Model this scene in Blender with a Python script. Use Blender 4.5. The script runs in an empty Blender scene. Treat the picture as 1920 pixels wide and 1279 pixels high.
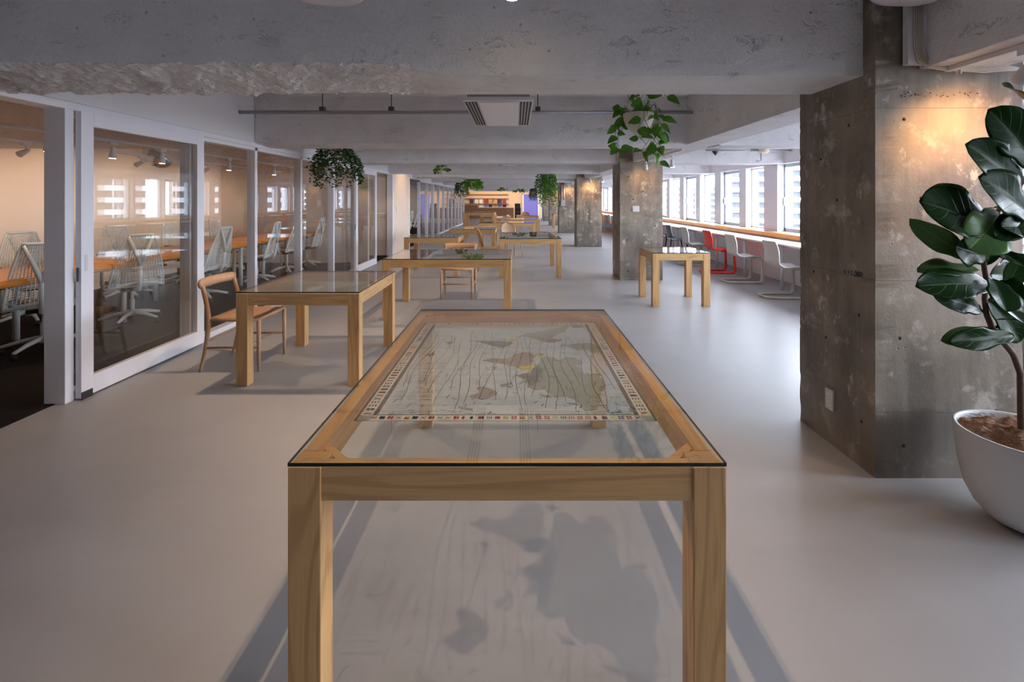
import bpy, math, random
from mathutils import Vector, Matrix, noise
random.seed(7)
R = math.radians
F = 907.0; PX0 = 968.0; PY0 = 375.0; EYE = 1.45
scene = bpy.context.scene
COL = scene.collection
# ------------------------------------------------------------------ camera
cam_d = bpy.data.cameras.new('camera'); cam = bpy.data.objects.new('camera', cam_d); COL.objects.link(cam)
cam.location = (0, 0, EYE); cam.rotation_euler = (R(90), 0, 0)
cam_d.sensor_width = 36; cam_d.lens = F * 36 / 1920
cam_d.shift_x = -8 / 1920; cam_d.shift_y = -(639.5 - PY0) / 1920
cam_d.clip_start = 0.05; cam_d.clip_end = 3000
scene.camera = cam
# ------------------------------------------------------------------ world
SKY = 34.0
LAMP = 0.42
world = bpy.data.worlds.new('overcast_sky'); scene.world = world; world.use_nodes = True
bg = world.node_tree.nodes['Background']
bg.inputs[0].default_value = (0.81, 0.88, 1.0, 1); bg.inputs[1].default_value = SKY
scene.view_settings.view_transform = 'Standard'; scene.view_settings.look = 'None'
scene.view_settings.exposure = 0.0; scene.view_settings.gamma = 1; scene.view_settings.use_curve_mapping = False
scene.cycles.max_bounces = 10; scene.cycles.diffuse_bounces = 6; scene.cycles.glossy_bounces = 4
scene.cycles.transparent_max_bounces = 24; scene.cycles.sample_clamp_indirect = 4.0
scene.cycles.caustics_reflective = False; scene.cycles.caustics_refractive = False
WARM = (1.0, 0.62, 0.32)
# ------------------------------------------------------------------ materials
MATS = {}
class NT:
    def __init__(s, name):
        s.m = bpy.data.materials.new(name); s.m.use_nodes = True; s.t = s.m.node_tree
        s.t.nodes.clear(); s.out = s.n('ShaderNodeOutputMaterial'); MATS[name] = s.m
    def n(s, typ, **kw):
        nd = s.t.nodes.new(typ)
        for k, v in kw.items():
            if k.startswith('_'):
                key = k[1:]
                key = int(key) if key.isdigit() else key.replace('_', ' ')
                if isinstance(v, bpy.types.NodeSocket): s.t.links.new(v, nd.inputs[key])
                else: nd.inputs[key].default_value = v
            else: setattr(nd, k, v)
        return nd
    def l(s, a, b): s.t.links.new(a, b)
    def math(s, op, a, b=0.0, clamp=False):
        nd = s.n('ShaderNodeMath', operation=op, use_clamp=clamp)
        for i, v in enumerate((a, b)):
            if isinstance(v, bpy.types.NodeSocket): s.l(v, nd.inputs[i])
            else: nd.inputs[i].default_value = v
        return nd.outputs[0]
    def mix(s, f, a, b):
        nd = s.n('ShaderNodeMix', data_type='RGBA')
        for i, v in ((0, f), (6, a), (7, b)):
            if isinstance(v, bpy.types.NodeSocket): s.l(v, nd.inputs[i])
            else: nd.inputs[i].default_value = v if i == 0 else (*v, 1)
        return nd.outputs[2]
    def coord(s, scale=(1, 1, 1), kind='Object'):
        tc = s.n('ShaderNodeTexCoord'); mp = s.n('ShaderNodeMapping'); s.l(tc.outputs[kind], mp.inputs[0])
        mp.inputs['Scale'].default_value = scale; return mp.outputs[0]
    def noise(s, vec, scale, detail=4, rough=.55, dist=0):
        nd = s.n('ShaderNodeTexNoise', _Scale=scale, _Detail=detail, _Roughness=rough, _Distortion=dist); s.l(vec, nd.inputs['Vector']); return nd.outputs[0]
    def ramp(s, f, lo, hi):
        nd = s.n('ShaderNodeMapRange', interpolation_type='SMOOTHSTEP'); s.l(f, nd.inputs[0]); nd.inputs[1].default_value = lo; nd.inputs[2].default_value = hi; return nd.outputs[0]
    def bump(s, h, strength, dist=0.01):
        nd = s.n('ShaderNodeBump', _Strength=strength, _Distance=dist); s.l(h, nd.inputs['Height']); return nd.outputs[0]
    def bsdf(s, color, rough=.5, normal=None, metal=0, spec=.5, **kw):
        b = s.n('ShaderNodeBsdfPrincipled')
        for k, v in (('Base Color', color), ('Roughness', rough), ('Metallic', metal), ('Specular IOR Level', spec)):
            if isinstance(v, bpy.types.NodeSocket): s.l(v, b.inputs[k])
            else: b.inputs[k].default_value = (*v, 1) if k == 'Base Color' else v
        for k, v in kw.items(): b.inputs[k.replace('_', ' ')].default_value = v
        if normal: s.l(normal, b.inputs['Normal'])
        s.l(b.outputs[0], s.out.inputs[0]); return b
def plain(name, col, rough=.5, metal=0, bump=0, var=.06, scale=30, spec=.5):
    t = NT(name); v = t.coord()
    nz = t.noise(v, scale, 3)
    c = t.mix(nz, tuple(x * (1 - var) for x in col), tuple(min(1, x * (1 + var)) for x in col))
    t.bsdf(c, rough, t.bump(nz, bump, .004) if bump else None, metal, spec); return t.m
def emit(name, col, s):
    t = NT(name); e = t.n('ShaderNodeEmission', _Color=(*col, 1), _Strength=s); t.l(e.outputs[0], t.out.inputs[0]); return t.m
def wood(name, axis, light, dark, rough=.42, ringscale=1.0):
    t = NT(name)
    st = {'x': (.09, 1, 1), 'y': (1, .09, 1), 'z': (1, 1, .09)}[axis]
    st = tuple(a * ringscale for a in st)
    v = t.coord(st)
    big = t.noise(v, 5, 2, .5, .8)
    wv = t.math('SINE', t.math('MULTIPLY', big, 70))
    ring = t.ramp(wv, .1, 1.0)
    v2 = t.coord(tuple(a * 1 for a in {'x': (.02, 1, 1), 'y': (1, .02, 1), 'z': (1, 1, .02)}[axis]))
    fine = t.noise(v2, 260, 3, .6)
    tone = t.noise(t.coord((1, 1, 1)), 2.2, 2)
    a = t.mix(t.math('MULTIPLY', ring, .55), light, dark)
    c = t.mix(t.math('MULTIPLY', t.ramp(fine, .45, .7), .35), a, dark)
    c = t.mix(t.math('MULTIPLY', tone, .35), c, tuple(x * .72 for x in light))
    t.bsdf(c, rough, t.bump(fine, .15, .002)); return t.m
OAK_L, OAK_D = (.64, .375, .155), (.37, .185, .07)
for ax in 'xyz': wood('oak_' + ax, ax, OAK_L, OAK_D)
wood('beech', 'z', (.52, .31, .18), (.40, .22, .115), .45)
wood('beech_seat', 'x', (.50, .29, .16), (.34, .18, .09), .5)
wood('orange_wood', 'y', (.72, .28, .045), (.55, .19, .03), .3)
wood('counter_wood', 'z', (.33, .15, .075), (.22, .09, .04), .5)
wood('shelf_wood', 'x', (.28, .14, .08), (.2, .09, .05), .5)
def paint_concrete(name, col, strength=.5):
    t = NT(name); v = t.coord()
    n1 = t.noise(v, 3.5, 6, .6); n2 = t.noise(v, 26, 4, .65, 1.2)
    n4 = t.noise(t.coord((1, 1, 2.2)), 4.2, 3, .5, .4)
    crk = t.ramp(t.math('ABSOLUTE', t.math('SUBTRACT', t.noise(t.coord((1, 1, 1.6)), 7, 5, .7, 1.6), .5)), 0, .012)
    patch = t.ramp(n4, .56, .64)
    cr = t.math('SUBTRACT', 1, t.math('MULTIPLY', t.math('SUBTRACT', 1, crk), patch))
    pit = t.n('ShaderNodeTexVoronoi', _Scale=9.0, _Randomness=1.0); t.l(v, pit.inputs['Vector'])
    pt = t.ramp(pit.outputs['Distance'], .03, .07)
    h = t.math('ADD', t.math('MULTIPLY', n1, .6), t.math('MULTIPLY', n2, .3))
    h = t.math('ADD', h, t.math('MULTIPLY', cr, .55)); h = t.math('ADD', h, t.math('MULTIPLY', pt, .35))
    c = t.mix(t.ramp(n1, .3, .75), tuple(x * .90 for x in col), col)
    c = t.mix(t.math('MULTIPLY', t.math('SUBTRACT', 1, cr), .35), c, tuple(x * .35 for x in col))
    c = t.mix(t.math('MULTIPLY', t.math('SUBTRACT', 1, pt), .5), c, tuple(x * .45 for x in col))
    t.bsdf(c, .6, t.bump(h, strength, .03)); return t.m
paint_concrete('white_painted_concrete', (.82, .805, .82), 1.0)
def concrete(name):
    t = NT(name); v = t.coord()
    big = t.noise(v, 1.6, 5, .6, .4); mid = t.noise(v, 6, 6, .65, .1); fine = t.noise(v, 60, 4, .7)
    streak = t.noise(t.coord((1, 1, .12)), 9, 4, .6)
    c = t.mix(t.ramp(big, .3, .7), (.085, .068, .052), (.25, .205, .16))
    c = t.mix(t.math('MULTIPLY', t.ramp(streak, .4, .75), .45), c, (.33, .285, .23))
    c = t.mix(t.math('MULTIPLY', t.ramp(mid, .55, .68), .6), c, (.44, .40, .35))
    c = t.mix(t.math('MULTIPLY', t.ramp(mid, .42, .30), .45), c, (.11, .095, .08))
    ef = t.noise(t.coord((1.3, 1.3, .8)), 4.3, 8, .75, .0)
    c = t.mix(t.math('MULTIPLY', t.ramp(ef, .59, .67), .6), c, (.62, .61, .60))
    vo = t.n('ShaderNodeTexVoronoi', _Scale=13.0); t.l(v, vo.inputs['Vector'])
    pt = t.ramp(vo.outputs['Distance'], .05, .10)
    sel = t.ramp(t.noise(v, 5, 2), .5, .56)
    pits = t.math('MULTIPLY', t.math('SUBTRACT', 1, pt), sel)
    c = t.mix(t.math('MULTIPLY', pits, .8), c, (.07, .055, .045))
    sx = t.n('ShaderNodeSeparateXYZ'); t.l(t.coord(), sx.inputs[0])
    for zz in (.344, 1.03, 1.93):
        ln = t.math('LESS_THAN', t.math('ABSOLUTE', t.math('SUBTRACT', sx.outputs[2], t.math('ADD', zz, t.math('MULTIPLY', t.math('SUBTRACT', mid, .5), .01)))), .0022)
        c = t.mix(t.math('MULTIPLY', ln, .6), c, (.07, .06, .05))
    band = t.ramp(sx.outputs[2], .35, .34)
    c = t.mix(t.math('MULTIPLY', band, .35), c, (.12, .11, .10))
    h = t.math('ADD', t.math('MULTIPLY', fine, .4), t.math('MULTIPLY', mid, .6)); h = t.math('SUBTRACT', h, t.math('MULTIPLY', pits, .8))
    t.bsdf(c, t.math('ADD', .35, t.math('MULTIPLY', mid, .35)), t.bump(h, .45, .008)); return t.m
concrete('bare_concrete')
def floor_mat():
    t = NT('grey_epoxy_floor'); v = t.coord()
    a = t.noise(v, .9, 5, .6, .3); b = t.noise(v, 40, 3); s = t.noise(t.coord((.3, 1.4, 1)), 3, 5, .6)
    c = t.mix(t.ramp(a, .3, .7), (.345, .336, .342), (.39, .382, .388))
    c = t.mix(t.math('MULTIPLY', t.ramp(s, .5, .75), .25), c, (.43, .423, .43))
    vo = t.n('ShaderNodeTexVoronoi', _Scale=3.0); t.l(v, vo.inputs['Vector'])
    c = t.mix(t.math('MULTIPLY', t.ramp(vo.outputs['Distance'], .03, .015), .7), c, (.16, .14, .13))
    t.bsdf(c, t.math('ADD', .30, t.math('MULTIPLY', a, .2)), t.bump(t.math('ADD', t.math('MULTIPLY', a, 2.0), b), .04, .01)); return t.m
floor_mat()
def carpet():
    t = NT('dark_carpet'); v = t.coord(); n1 = t.noise(v, 220, 3); n2 = t.noise(v, 25, 2)
    c = t.mix(n1, (.007, .006, .006), (.026, .022, .021)); t.bsdf(c, .95, t.bump(t.math('ADD', n1, n2), .8, .006), spec=.1); return t.m
carpet()
def glass(name, tint, k=.08, rough=0.0, coat=0):
    t = NT(name); g = t.n('ShaderNodeNewGeometry')
    d = t.n('ShaderNodeVectorMath', operation='DOT_PRODUCT'); t.l(g.outputs['Normal'], d.inputs[0]); t.l(g.outputs['Incoming'], d.inputs[1])
    c = t.math('ABSOLUTE', d.outputs['Value']); p = t.math('POWER', t.math('SUBTRACT', 1, c, True), 5)
    f = t.math('ADD', k, t.math('MULTIPLY', p, 1 - k), True)
    tr = t.n('ShaderNodeBsdfTransparent', _Color=(*tint, 1)); gl = t.n('ShaderNodeBsdfGlossy', _Color=(1, 1, 1, 1), _Roughness=rough)
    mx = t.n('ShaderNodeMixShader'); t.l(f, mx.inputs[0]); t.l(tr.outputs[0], mx.inputs[1]); t.l(gl.outputs[0], mx.inputs[2]); t.l(mx.outputs[0], t.out.inputs[0]); return t.m
glass('table_glass', (.95, .97, .96), .04); glass('partition_glass', (.975, .98, .975), .055); glass('window_glass', (.97, .98, .98), .02)
t = NT('glass_edge'); t.bsdf((.004, .02, .02), .15)
def sheet(name, col, tr):
    t = NT(name); v = t.coord(); n = t.noise(v, 38, 6, .75, .4)
    c = t.mix(t.ramp(n, .35, .65), tuple(x * .80 for x in col), col)
    d = t.n('ShaderNodeBsdfDiffuse'); t.l(c, d.inputs[0]); l = t.n('ShaderNodeBsdfTranslucent'); t.l(c, l.inputs[0])
    m1 = t.n('ShaderNodeMixShader', _0=.35); t.l(d.outputs[0], m1.inputs[1]); t.l(l.outputs[0], m1.inputs[2])
    T = t.n('ShaderNodeBsdfTransparent'); m2 = t.n('ShaderNodeMixShader', _0=1 - tr); t.l(T.outputs[0], m2.inputs[1]); t.l(m1.outputs[0], m2.inputs[2]); t.l(m2.outputs[0], t.out.inputs[0])
sheet('map_ocean', (.76, .88, 1.0), .78); sheet('map_land', (.31, .32, .22), .46); sheet('map_land_brown', (.34, .23, .16), .45); sheet('map_land_grey', (.20, .20, .20), .45)
sheet('map_yellow', (.62, .50, .06), .15); sheet('map_line', (.02, .02, .025), .04); sheet('map_border', (.20, .15, .12), .2); sheet('map_white', (.80, .80, .78), .25)
sheet('flag_red', (.35, .03, .03), .05); sheet('flag_navy', (.02, .03, .09), .05); sheet('flag_gold', (.5, .38, .04), .05)
plain('white_metal', (.74, .73, .76), .35, var=.02); plain('white_wall', (.80, .79, .82), .7, var=.02, bump=.05, scale=80)
plain('door_white', (.86, .85, .90), .4, var=.01); plain('peach_wall', (.80, .66, .55), .7, var=.02)
plain('chair_white', (.76, .75, .72), .38, var=.01); plain('chair_leg_white', (.62, .58, .52), .4, var=.01); plain('chair_red', (.70, .035, .02), .38, var=.02)
plain('chair_grey', (.10, .13, .15), .4, var=.02); plain('chair_orange', (.80, .22, .01), .38, var=.02); plain('chair_pale', (.55, .62, .64), .4, var=.02)
plain('task_white', (.74, .74, .72), .4, var=.02); plain('task_mesh', (.78, .77, .74), .5, var=.02); plain('black_plastic', (.015, .015, .016), .45)
plain('rail_grey', (.36, .36, .38), .4, .5); plain('steel', (.5, .5, .5), .25, 1.0); plain('dark_steel', (.10, .10, .10), .3, .8)
plain('desk_white', (.80, .79, .82), .35, var=.01); plain('sill_beige', (.58, .50, .44), .4, var=.04, scale=3); plain('frame_white', (.88, .89, .92), .35, var=.01)
plain('frame_aluminium', (.50, .56, .60), .35, .4); plain('box_grey', (.55, .55, .57), .6, var=.02)
plain('pot_grey', (.55, .56, .58), .5, var=.01); plain('cream_plastic', (.62, .54, .40), .5); plain('cream_ceramic', (.66, .58, .52), .5, var=.02)
plain('coir', (.26, .13, .065), .9, bump=.8, var=.35, scale=60); plain('bark', (.09, .05, .035), .85, bump=.8, var=.4, scale=60); plain('stem_green', (.10, .12, .03), .6)
plain('hook_brown', (.10, .05, .04), .6); plain('cable_beige', (.55, .47, .40), .5); plain('back_wall_grey', (.30, .29, .28), .8); plain('purple_door', (.23, .21, .62), .6, var=.02)
plain('far_wall', (.80, .60, .40), .75, var=.02); plain('fridge_black', (.012, .012, .014), .35); plain('paper_white', (.8, .8, .78), .7)
plain('mag_navy', (.03, .03, .12), .5, var=.4, scale=8); plain('mag_red', (.30, .05, .05), .5, var=.4, scale=8); plain('mag_tan', (.55, .35, .18), .5, var=.4, scale=8); plain('mag_blue', (.12, .18, .40), .5, var=.4, scale=8)
plain('facade_white', (.78, .79, .82), .8, var=.03, scale=.5); plain('facade_shade', (.04, .043, .052), .8, var=.1, scale=.4); plain('facade_glass', (.012, .014, .02), .4); plain('city_ground', (.30, .31, .33), .9)  # facade_shade holds the self-shading of the recesses in its near-black base colour
plain('tie_hole', (.05, .025, .015), .9); plain('ink', (.01, .01, .01), .8); plain('stamp_brown', (.30, .12, .06), .8); plain('slot_dark', (.03, .03, .03), .6)
emit('bulb_glow', (1, .72, .40), 40)
def leafmat(name, a, b, vein):
    t = NT(name); tc = t.n('ShaderNodeUVMap'); sp = t.n('ShaderNodeSeparateXYZ'); t.l(tc.outputs[0], sp.inputs[0])
    u = t.math('ABSOLUTE', t.math('SUBTRACT', sp.outputs[0], .5)); v = sp.outputs[1]
    mid = t.ramp(u, .022, .012)
    fr = t.math('FRACT', t.math('MULTIPLY', t.math('SUBTRACT', v, t.math('MULTIPLY', u, .55)), 7))
    sd = t.ramp(t.math('ABSOLUTE', t.math('SUBTRACT', fr, .5)), .035, .015)
    n = t.noise(t.coord(), 9, 3)
    c = t.mix(n, a, b); vn = t.math('MAXIMUM', mid, t.math('MULTIPLY', sd, .6))
    c = t.mix(t.math('MULTIPLY', vn, .75), c, vein)
    bs = t.bsdf(c, .24, t.bump(t.math('SUBTRACT', 1, vn), .3, .004), spec=.04)
    tl = t.n('ShaderNodeBsdfTranslucent'); t.l(c, tl.inputs[0]); mx = t.n('ShaderNodeMixShader', _0=.22); t.l(bs.outputs[0], mx.inputs[1]); t.l(tl.outputs[0], mx.inputs[2]); t.l(mx.outputs[0], t.out.inputs[0])
leafmat('fig_leaf', (.005, .019, .004), (.010, .034, .007), (.05, .09, .025)); leafmat('fig_leaf_under', (.055, .12, .035), (.075, .15, .05), (.16, .24, .09))
leafmat('pothos_leaf', (.035, .12, .012), (.10, .25, .03), (.12, .24, .05)); leafmat('dark_vine_leaf', (.018, .05, .012), (.05, .10, .025), (.08, .12, .04)); leafmat('light_vine_leaf', (.09, .26, .02), (.16, .34, .04), (.2, .4, .1)); leafmat('dull_vine_leaf', (.03, .05, .02), (.07, .09, .04), (.1, .1, .05))
M = MATS
# ------------------------------------------------------------------ mesh builder
class MB:
    def __init__(s): s.v = []; s.f = []; s.m = []; s.sm = []
    def add(s, vs, fs, m=0, smooth=False):
        o = len(s.v); s.v += [tuple(p) for p in vs]
        for f in fs: s.f.append([i + o for i in f]); s.m.append(m); s.sm.append(smooth)
        return s
    def box(s, x0, x1, y0, y1, z0, z1, m=0):
        return s.add([(x0, y0, z0), (x1, y0, z0), (x1, y1, z0), (x0, y1, z0), (x0, y0, z1), (x1, y0, z1), (x1, y1, z1), (x0, y1, z1)],
                     [(0, 3, 2, 1), (4, 5, 6, 7), (0, 1, 5, 4), (1, 2, 6, 5), (2, 3, 7, 6), (3, 0, 4, 7)], m)
    def obox(s, c, ax, ay, az, m=0):
        c, ax, ay, az = map(Vector, (c, ax, ay, az))
        vs = [c + ax * i + ay * j + az * k for k in (-1, 1) for i, j in ((-1, -1), (1, -1), (1, 1), (-1, 1))]
        return s.add(vs, [(0, 3, 2, 1), (4, 5, 6, 7), (0, 1, 5, 4), (1, 2, 6, 5), (2, 3, 7, 6), (3, 0, 4, 7)], m)
    def tube(s, pts, r, n=10, m=0, flat=1.0, closed=False):
        pts = [Vector(p) for p in pts]; N = len(pts); rs = r if isinstance(r, (list, tuple)) else [r] * N
        rings = []; up = None
        for i, p in enumerate(pts):
            if closed: d = (pts[(i + 1) % N] - pts[i - 1])
            else: d = (pts[min(i + 1, N - 1)] - pts[max(i - 1, 0)])
            if d.length < 1e-9: d = Vector((0, 0, 1))
            d.normalize()
            if up is None:
                up = Vector((0, 0, 1)) if abs(d.z) < .9 else Vector((1, 0, 0))
            a = up - d * up.dot(d)
            if a.length < 1e-6: a = d.orthogonal()
            a.normalize(); b = d.cross(a); up = a
            rings.append([p + (a * math.cos(2 * math.pi * k / n) + b * math.sin(2 * math.pi * k / n) * flat) * rs[i] for k in range(n)])
        vs = [q for rg in rings for q in rg]; fs = []
        for i in range(N if closed else N - 1):
            j = (i + 1) % N
            for k in range(n): fs.append((i * n + k, i * n + (k + 1) % n, j * n + (k + 1) % n, j * n + k))
        if not closed: fs.append(tuple(range(n - 1, -1, -1))); fs.append(tuple((N - 1) * n + k for k in range(n)))
        return s.add(vs, fs, m, True)
    def ribbon(s, pts, w, h, m=0, side=None):   # rectangular section swept along pts; w across 'side', h along the other
        pts = [Vector(p) for p in pts]; N = len(pts); vs = []
        for i, p in enumerate(pts):
            d = (pts[min(i + 1, N - 1)] - pts[max(i - 1, 0)]).normalized()
            sd = Vector(side) if side else Vector((0, 0, 1)).cross(d)
            sd = (sd - d * sd.dot(d)).normalized(); nn = d.cross(sd)
            ww = w[i] if isinstance(w, (list, tuple)) else w; hh = h[i] if isinstance(h, (list, tuple)) else h
            vs += [p + sd * (a * ww / 2) + nn * (b * hh / 2) for a, b in ((-1, -1), (1, -1), (1, 1), (-1, 1))]
        fs = [(i * 4 + k, i * 4 + (k + 1) % 4, i * 4 + 4 + (k + 1) % 4, i * 4 + 4 + k) for i in range(N - 1) for k in range(4)]
        fs += [(3, 2, 1, 0), tuple((N - 1) * 4 + k for k in range(4))]
        return s.add(vs, fs, m, False)
    def lathe(s, prof, c=(0, 0, 0), n=32, m=0):
        vs = [(c[0] + r * math.cos(2 * math.pi * k / n), c[1] + r * math.sin(2 * math.pi * k / n), c[2] + z) for r, z in prof for k in range(n)]
        fs = [(i * n + k, i * n + (k + 1) % n, (i + 1) * n + (k + 1) % n, (i + 1) * n + k) for i in range(len(prof) - 1) for k in range(n)]
        return s.add(vs, fs, m, True)
    def grid(s, fn, nu, nv, m=0, smooth=True):
        vs = [fn(i / nu, j / nv) for j in range(nv + 1) for i in range(nu + 1)]
        fs = [(j * (nu + 1) + i, j * (nu + 1) + i + 1, (j + 1) * (nu + 1) + i + 1, (j + 1) * (nu + 1) + i) for j in range(nv) for i in range(nu)]
        return s.add(vs, fs, m, smooth)
    def poly(s, pts, z0, z1, m=0):
        n = len(pts); vs = [(x, y, z0) for x, y in pts] + [(x, y, z1) for x, y in pts]
        return s.add(vs, [tuple(range(n - 1, -1, -1)), tuple(range(n, 2 * n))] + [(i, (i + 1) % n, n + (i + 1) % n, n + i) for i in range(n)], m)
    def build(s, name, mats, parent=None, bevel=0, solid=0, sub=0, wire=0, label=None):
        me = bpy.data.meshes.new(name); me.from_pydata(s.v, [], s.f)
        for mm in (mats if isinstance(mats, (list, tuple)) else [mats]): me.materials.append(M[mm])
        me.polygons.foreach_set('material_index', s.m); me.polygons.foreach_set('use_smooth', s.sm); me.update()
        o = bpy.data.objects.new(name, me); COL.objects.link(o)
        if parent: o.parent = parent
        if solid: md = o.modifiers.new('solid', 'SOLIDIFY'); md.thickness = solid; md.offset = 0
        if bevel: md = o.modifiers.new('bevel', 'BEVEL'); md.width = bevel; md.segments = 2; md.limit_method = 'ANGLE'; md.angle_limit = R(40)
        if wire: md = o.modifiers.new('wire', 'WIREFRAME'); md.thickness = wire; md.use_even_offset = False
        if sub: md = o.modifiers.new('sub', 'SUBSURF'); md.levels = sub; md.render_levels = sub
        if label: o['label'] = label
        return o
def thing(name, label, cat, loc=(0, 0, 0), rz=0, group=None):
    o = bpy.data.objects.new(name, None); COL.objects.link(o); o.empty_display_size = .1
    o.location = loc; o.rotation_euler = (0, 0, rz); return tag(o, label, cat, group)
def tag(o, label, cat, group=None):
    o['label'] = label; o['category'] = cat
    if group: o['group'] = group
    return o
def struct(o, label=None, cat=None):
    o['kind'] = 'structure'
    if label: o['label'] = label
    if cat: o['category'] = cat
    return o
def copy_tree(o, parent=None):
    c = o.copy(); COL.objects.link(c)
    if parent: c.parent = parent
    for ch in list(o.children): copy_tree(ch, c)
    return c
def place(proto, used, loc, rz, label, group=None):
    o = proto if not used else copy_tree(proto)
    o.location = loc; o.rotation_euler = (0, 0, rz); o['label'] = label
    if group: o['group'] = group
    return o
def P(px, py, y): return Vector(((px - PX0) * y / F, y, EYE - (py - PY0) * y / F))
# ------------------------------------------------------------------ setting
XG = -3.22      # glass partition plane
XR = 5.05       # window plane
CEIL = 2.72; SOF = 2.12
YB = -5.0; YF = 40.0
COLS = [2.52 + 6.2 * k for k in range(6)]
struct(MB().box(XG - .05, 5.3, YB, YF, -.06, 0).build('floor', 'grey_epoxy_floor'), 'pale grey epoxy floor running the length of the office', 'floor')
struct(MB().box(-6.9, XG - .05, YB, 31, -.06, .004).build('floor_carpet', 'dark_carpet'), 'black carpet inside the glass walled meeting rooms', 'floor')
struct(MB().box(-6.9, XG - .05, 31, YF, -.06, 0).build('floor_far', 'grey_epoxy_floor'), 'grey floor at the far end of the hall', 'floor')
struct(MB().box(-6.9, 5.3, YB, YF, CEIL, CEIL + .15).build('ceiling', 'white_painted_concrete'), 'white painted concrete ceiling slab', 'ceiling')
struct(MB().box(2.64, 4.9, YB, YF, 2.36, 2.42).build('ceiling_aisle', 'white_wall'), 'lower white ceiling over the window aisle', 'ceiling')
struct(MB().box(-6.9, 5.3, YB - .15, YB, 0, CEIL).build('wall_back', 'back_wall_grey'))
struct(MB().box(-6.95, -6.8, YB, YF, 0, CEIL).build('wall_room', 'peach_wall'), 'peach lit rear wall of the meeting room', 'wall')
struct(MB().box(-6.9, 5.3, YF, YF + .15, 0, CEIL).build('wall_far', 'far_wall'), 'warm lit end wall behind the magazine shelves', 'wall')
# bulkhead above the partition, and solid part behind the camera
b = MB(); b.box(-3.40, XG, YB, 30.5, 2.16, CEIL); b.box(-3.40, XG, YB, 1.4, 0, 2.16)
struct(b.build('wall_left', 'white_wall'), 'white bulkhead wall above the glass meeting room partition', 'wall')
struct(MB().box(-3.36, XG + .018, 1.4, 12.62, 2.10, 2.155).build('trim_1', 'door_white', bevel=.003), 'white track header over the sliding glass doors', 'trim')
struct(MB().box(-3.36, XG + .018, 14.5, 30.5, 2.10, 2.155).build('trim_2', 'door_white', bevel=.003), 'white header over the farther glass partition', 'trim')
b = MB(); b.box(-6.8, -3.42, 11.15, 11.25, 0, CEIL); b.box(-6.8, XG, 12.62, 14.5, 0, 2.16)
struct(b.build('wall_pier', 'peach_wall'), 'peach solid wall between the two glass fronted rooms', 'wall')
struct(MB().box(-6.8, -3.3, 30.45, 30.6, 0, CEIL).build('wall_room_end', 'peach_wall'))
# columns
for k, y0 in enumerate(COLS):
    b = MB()
    def face(i, j, n=14): pass
    def jag(p, amt):
        return amt * (noise.noise(Vector(p) * 9) * .6 + noise.noise(Vector(p) * 31) * .5)
    X0, X1, Y0, Y1 = 1.87, 2.64, y0, y0 + .67
    nz = 110 if k < 2 else 30
    ring = []
    pts = [(X0, Y0)] + [(X0 + (X1 - X0) * t / 6, Y0) for t in range(1, 6)] + [(X1, Y0)] + [(X1, Y1)] + [(X1 + (X0 - X1) * t / 4, Y1) for t in range(1, 4)] + [(X0, Y1)] + [(X0, Y1 + (Y0 - Y1) * t / 5) for t in range(1, 5)]
    n = len(pts); vs = []
    for i in range(nz + 1):
        z = CEIL * i / nz
        for (x, y) in pts:
            corner = (abs(x - X0) < 1e-6 or abs(x - X1) < 1e-6) and (abs(y - Y0) < 1e-6 or abs(y - Y1) < 1e-6)
            e = max(0, jag((x, y, z), .012)) if corner else 0
            vs.append((x + (e if x < 2.2 else -e), y + (e if y < y0 + .3 else -e), z))
    fs = [(i * n + j, i * n + (j + 1) % n, (i + 1) * n + (j + 1) % n, (i + 1) * n + j) for i in range(nz) for j in range(n)]
    b.add(vs, fs, 0)
    holes_f = [(2.02, 1.87), (2.11, 1.46), (2.02, .17), (2.0, .73), (2.50, .98), (2.5, .35)]
    holes_l = [(.20, 1.87), (.45, 1.7), (.30, 1.45), (.52, 1.0), (.12, .82), (.40, .62), (.10, .25)]
    for (x, z) in holes_f:
        b.tube([(x, Y0 - .0015, z), (x, Y0 + .01, z)], .013 if k else .009, 10, 1)
    if k < 3:
        rc = random.Random(k)
        for i in range(46):
            x = 2.0 + .42 * rc.random() ** 1.3; z = 2.0 + rc.gauss(0, .008); a = rc.uniform(0, 3.1); q = rc.uniform(.002, .009)
            b.add([(x + q * math.cos(a + j * 2.1) * (1 + .5 * (j % 2)), Y0 - .0012, z + q * .6 * math.sin(a + j * 2.1)) for j in range(3)], [(0, 1, 2)], 1)
    for (dy, z) in holes_l:
        b.tube([(X0 - .0015, Y0 + dy, z), (X0 + .01, Y0 + dy, z)], .009, 10, 1)
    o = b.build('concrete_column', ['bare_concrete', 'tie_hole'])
    nm = ['nearest, beside the fig plant', 'second from the camera, behind the small square table', 'third from the camera', 'fourth from the camera, with a switch box on it', 'fifth from the camera', 'farthest one']
    struct(o, 'bare stained concrete column, ' + nm[k], 'column')
    if k == 0: col1 = o
    if k == 1: col2 = o
    if k == 3: col4 = o
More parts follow.
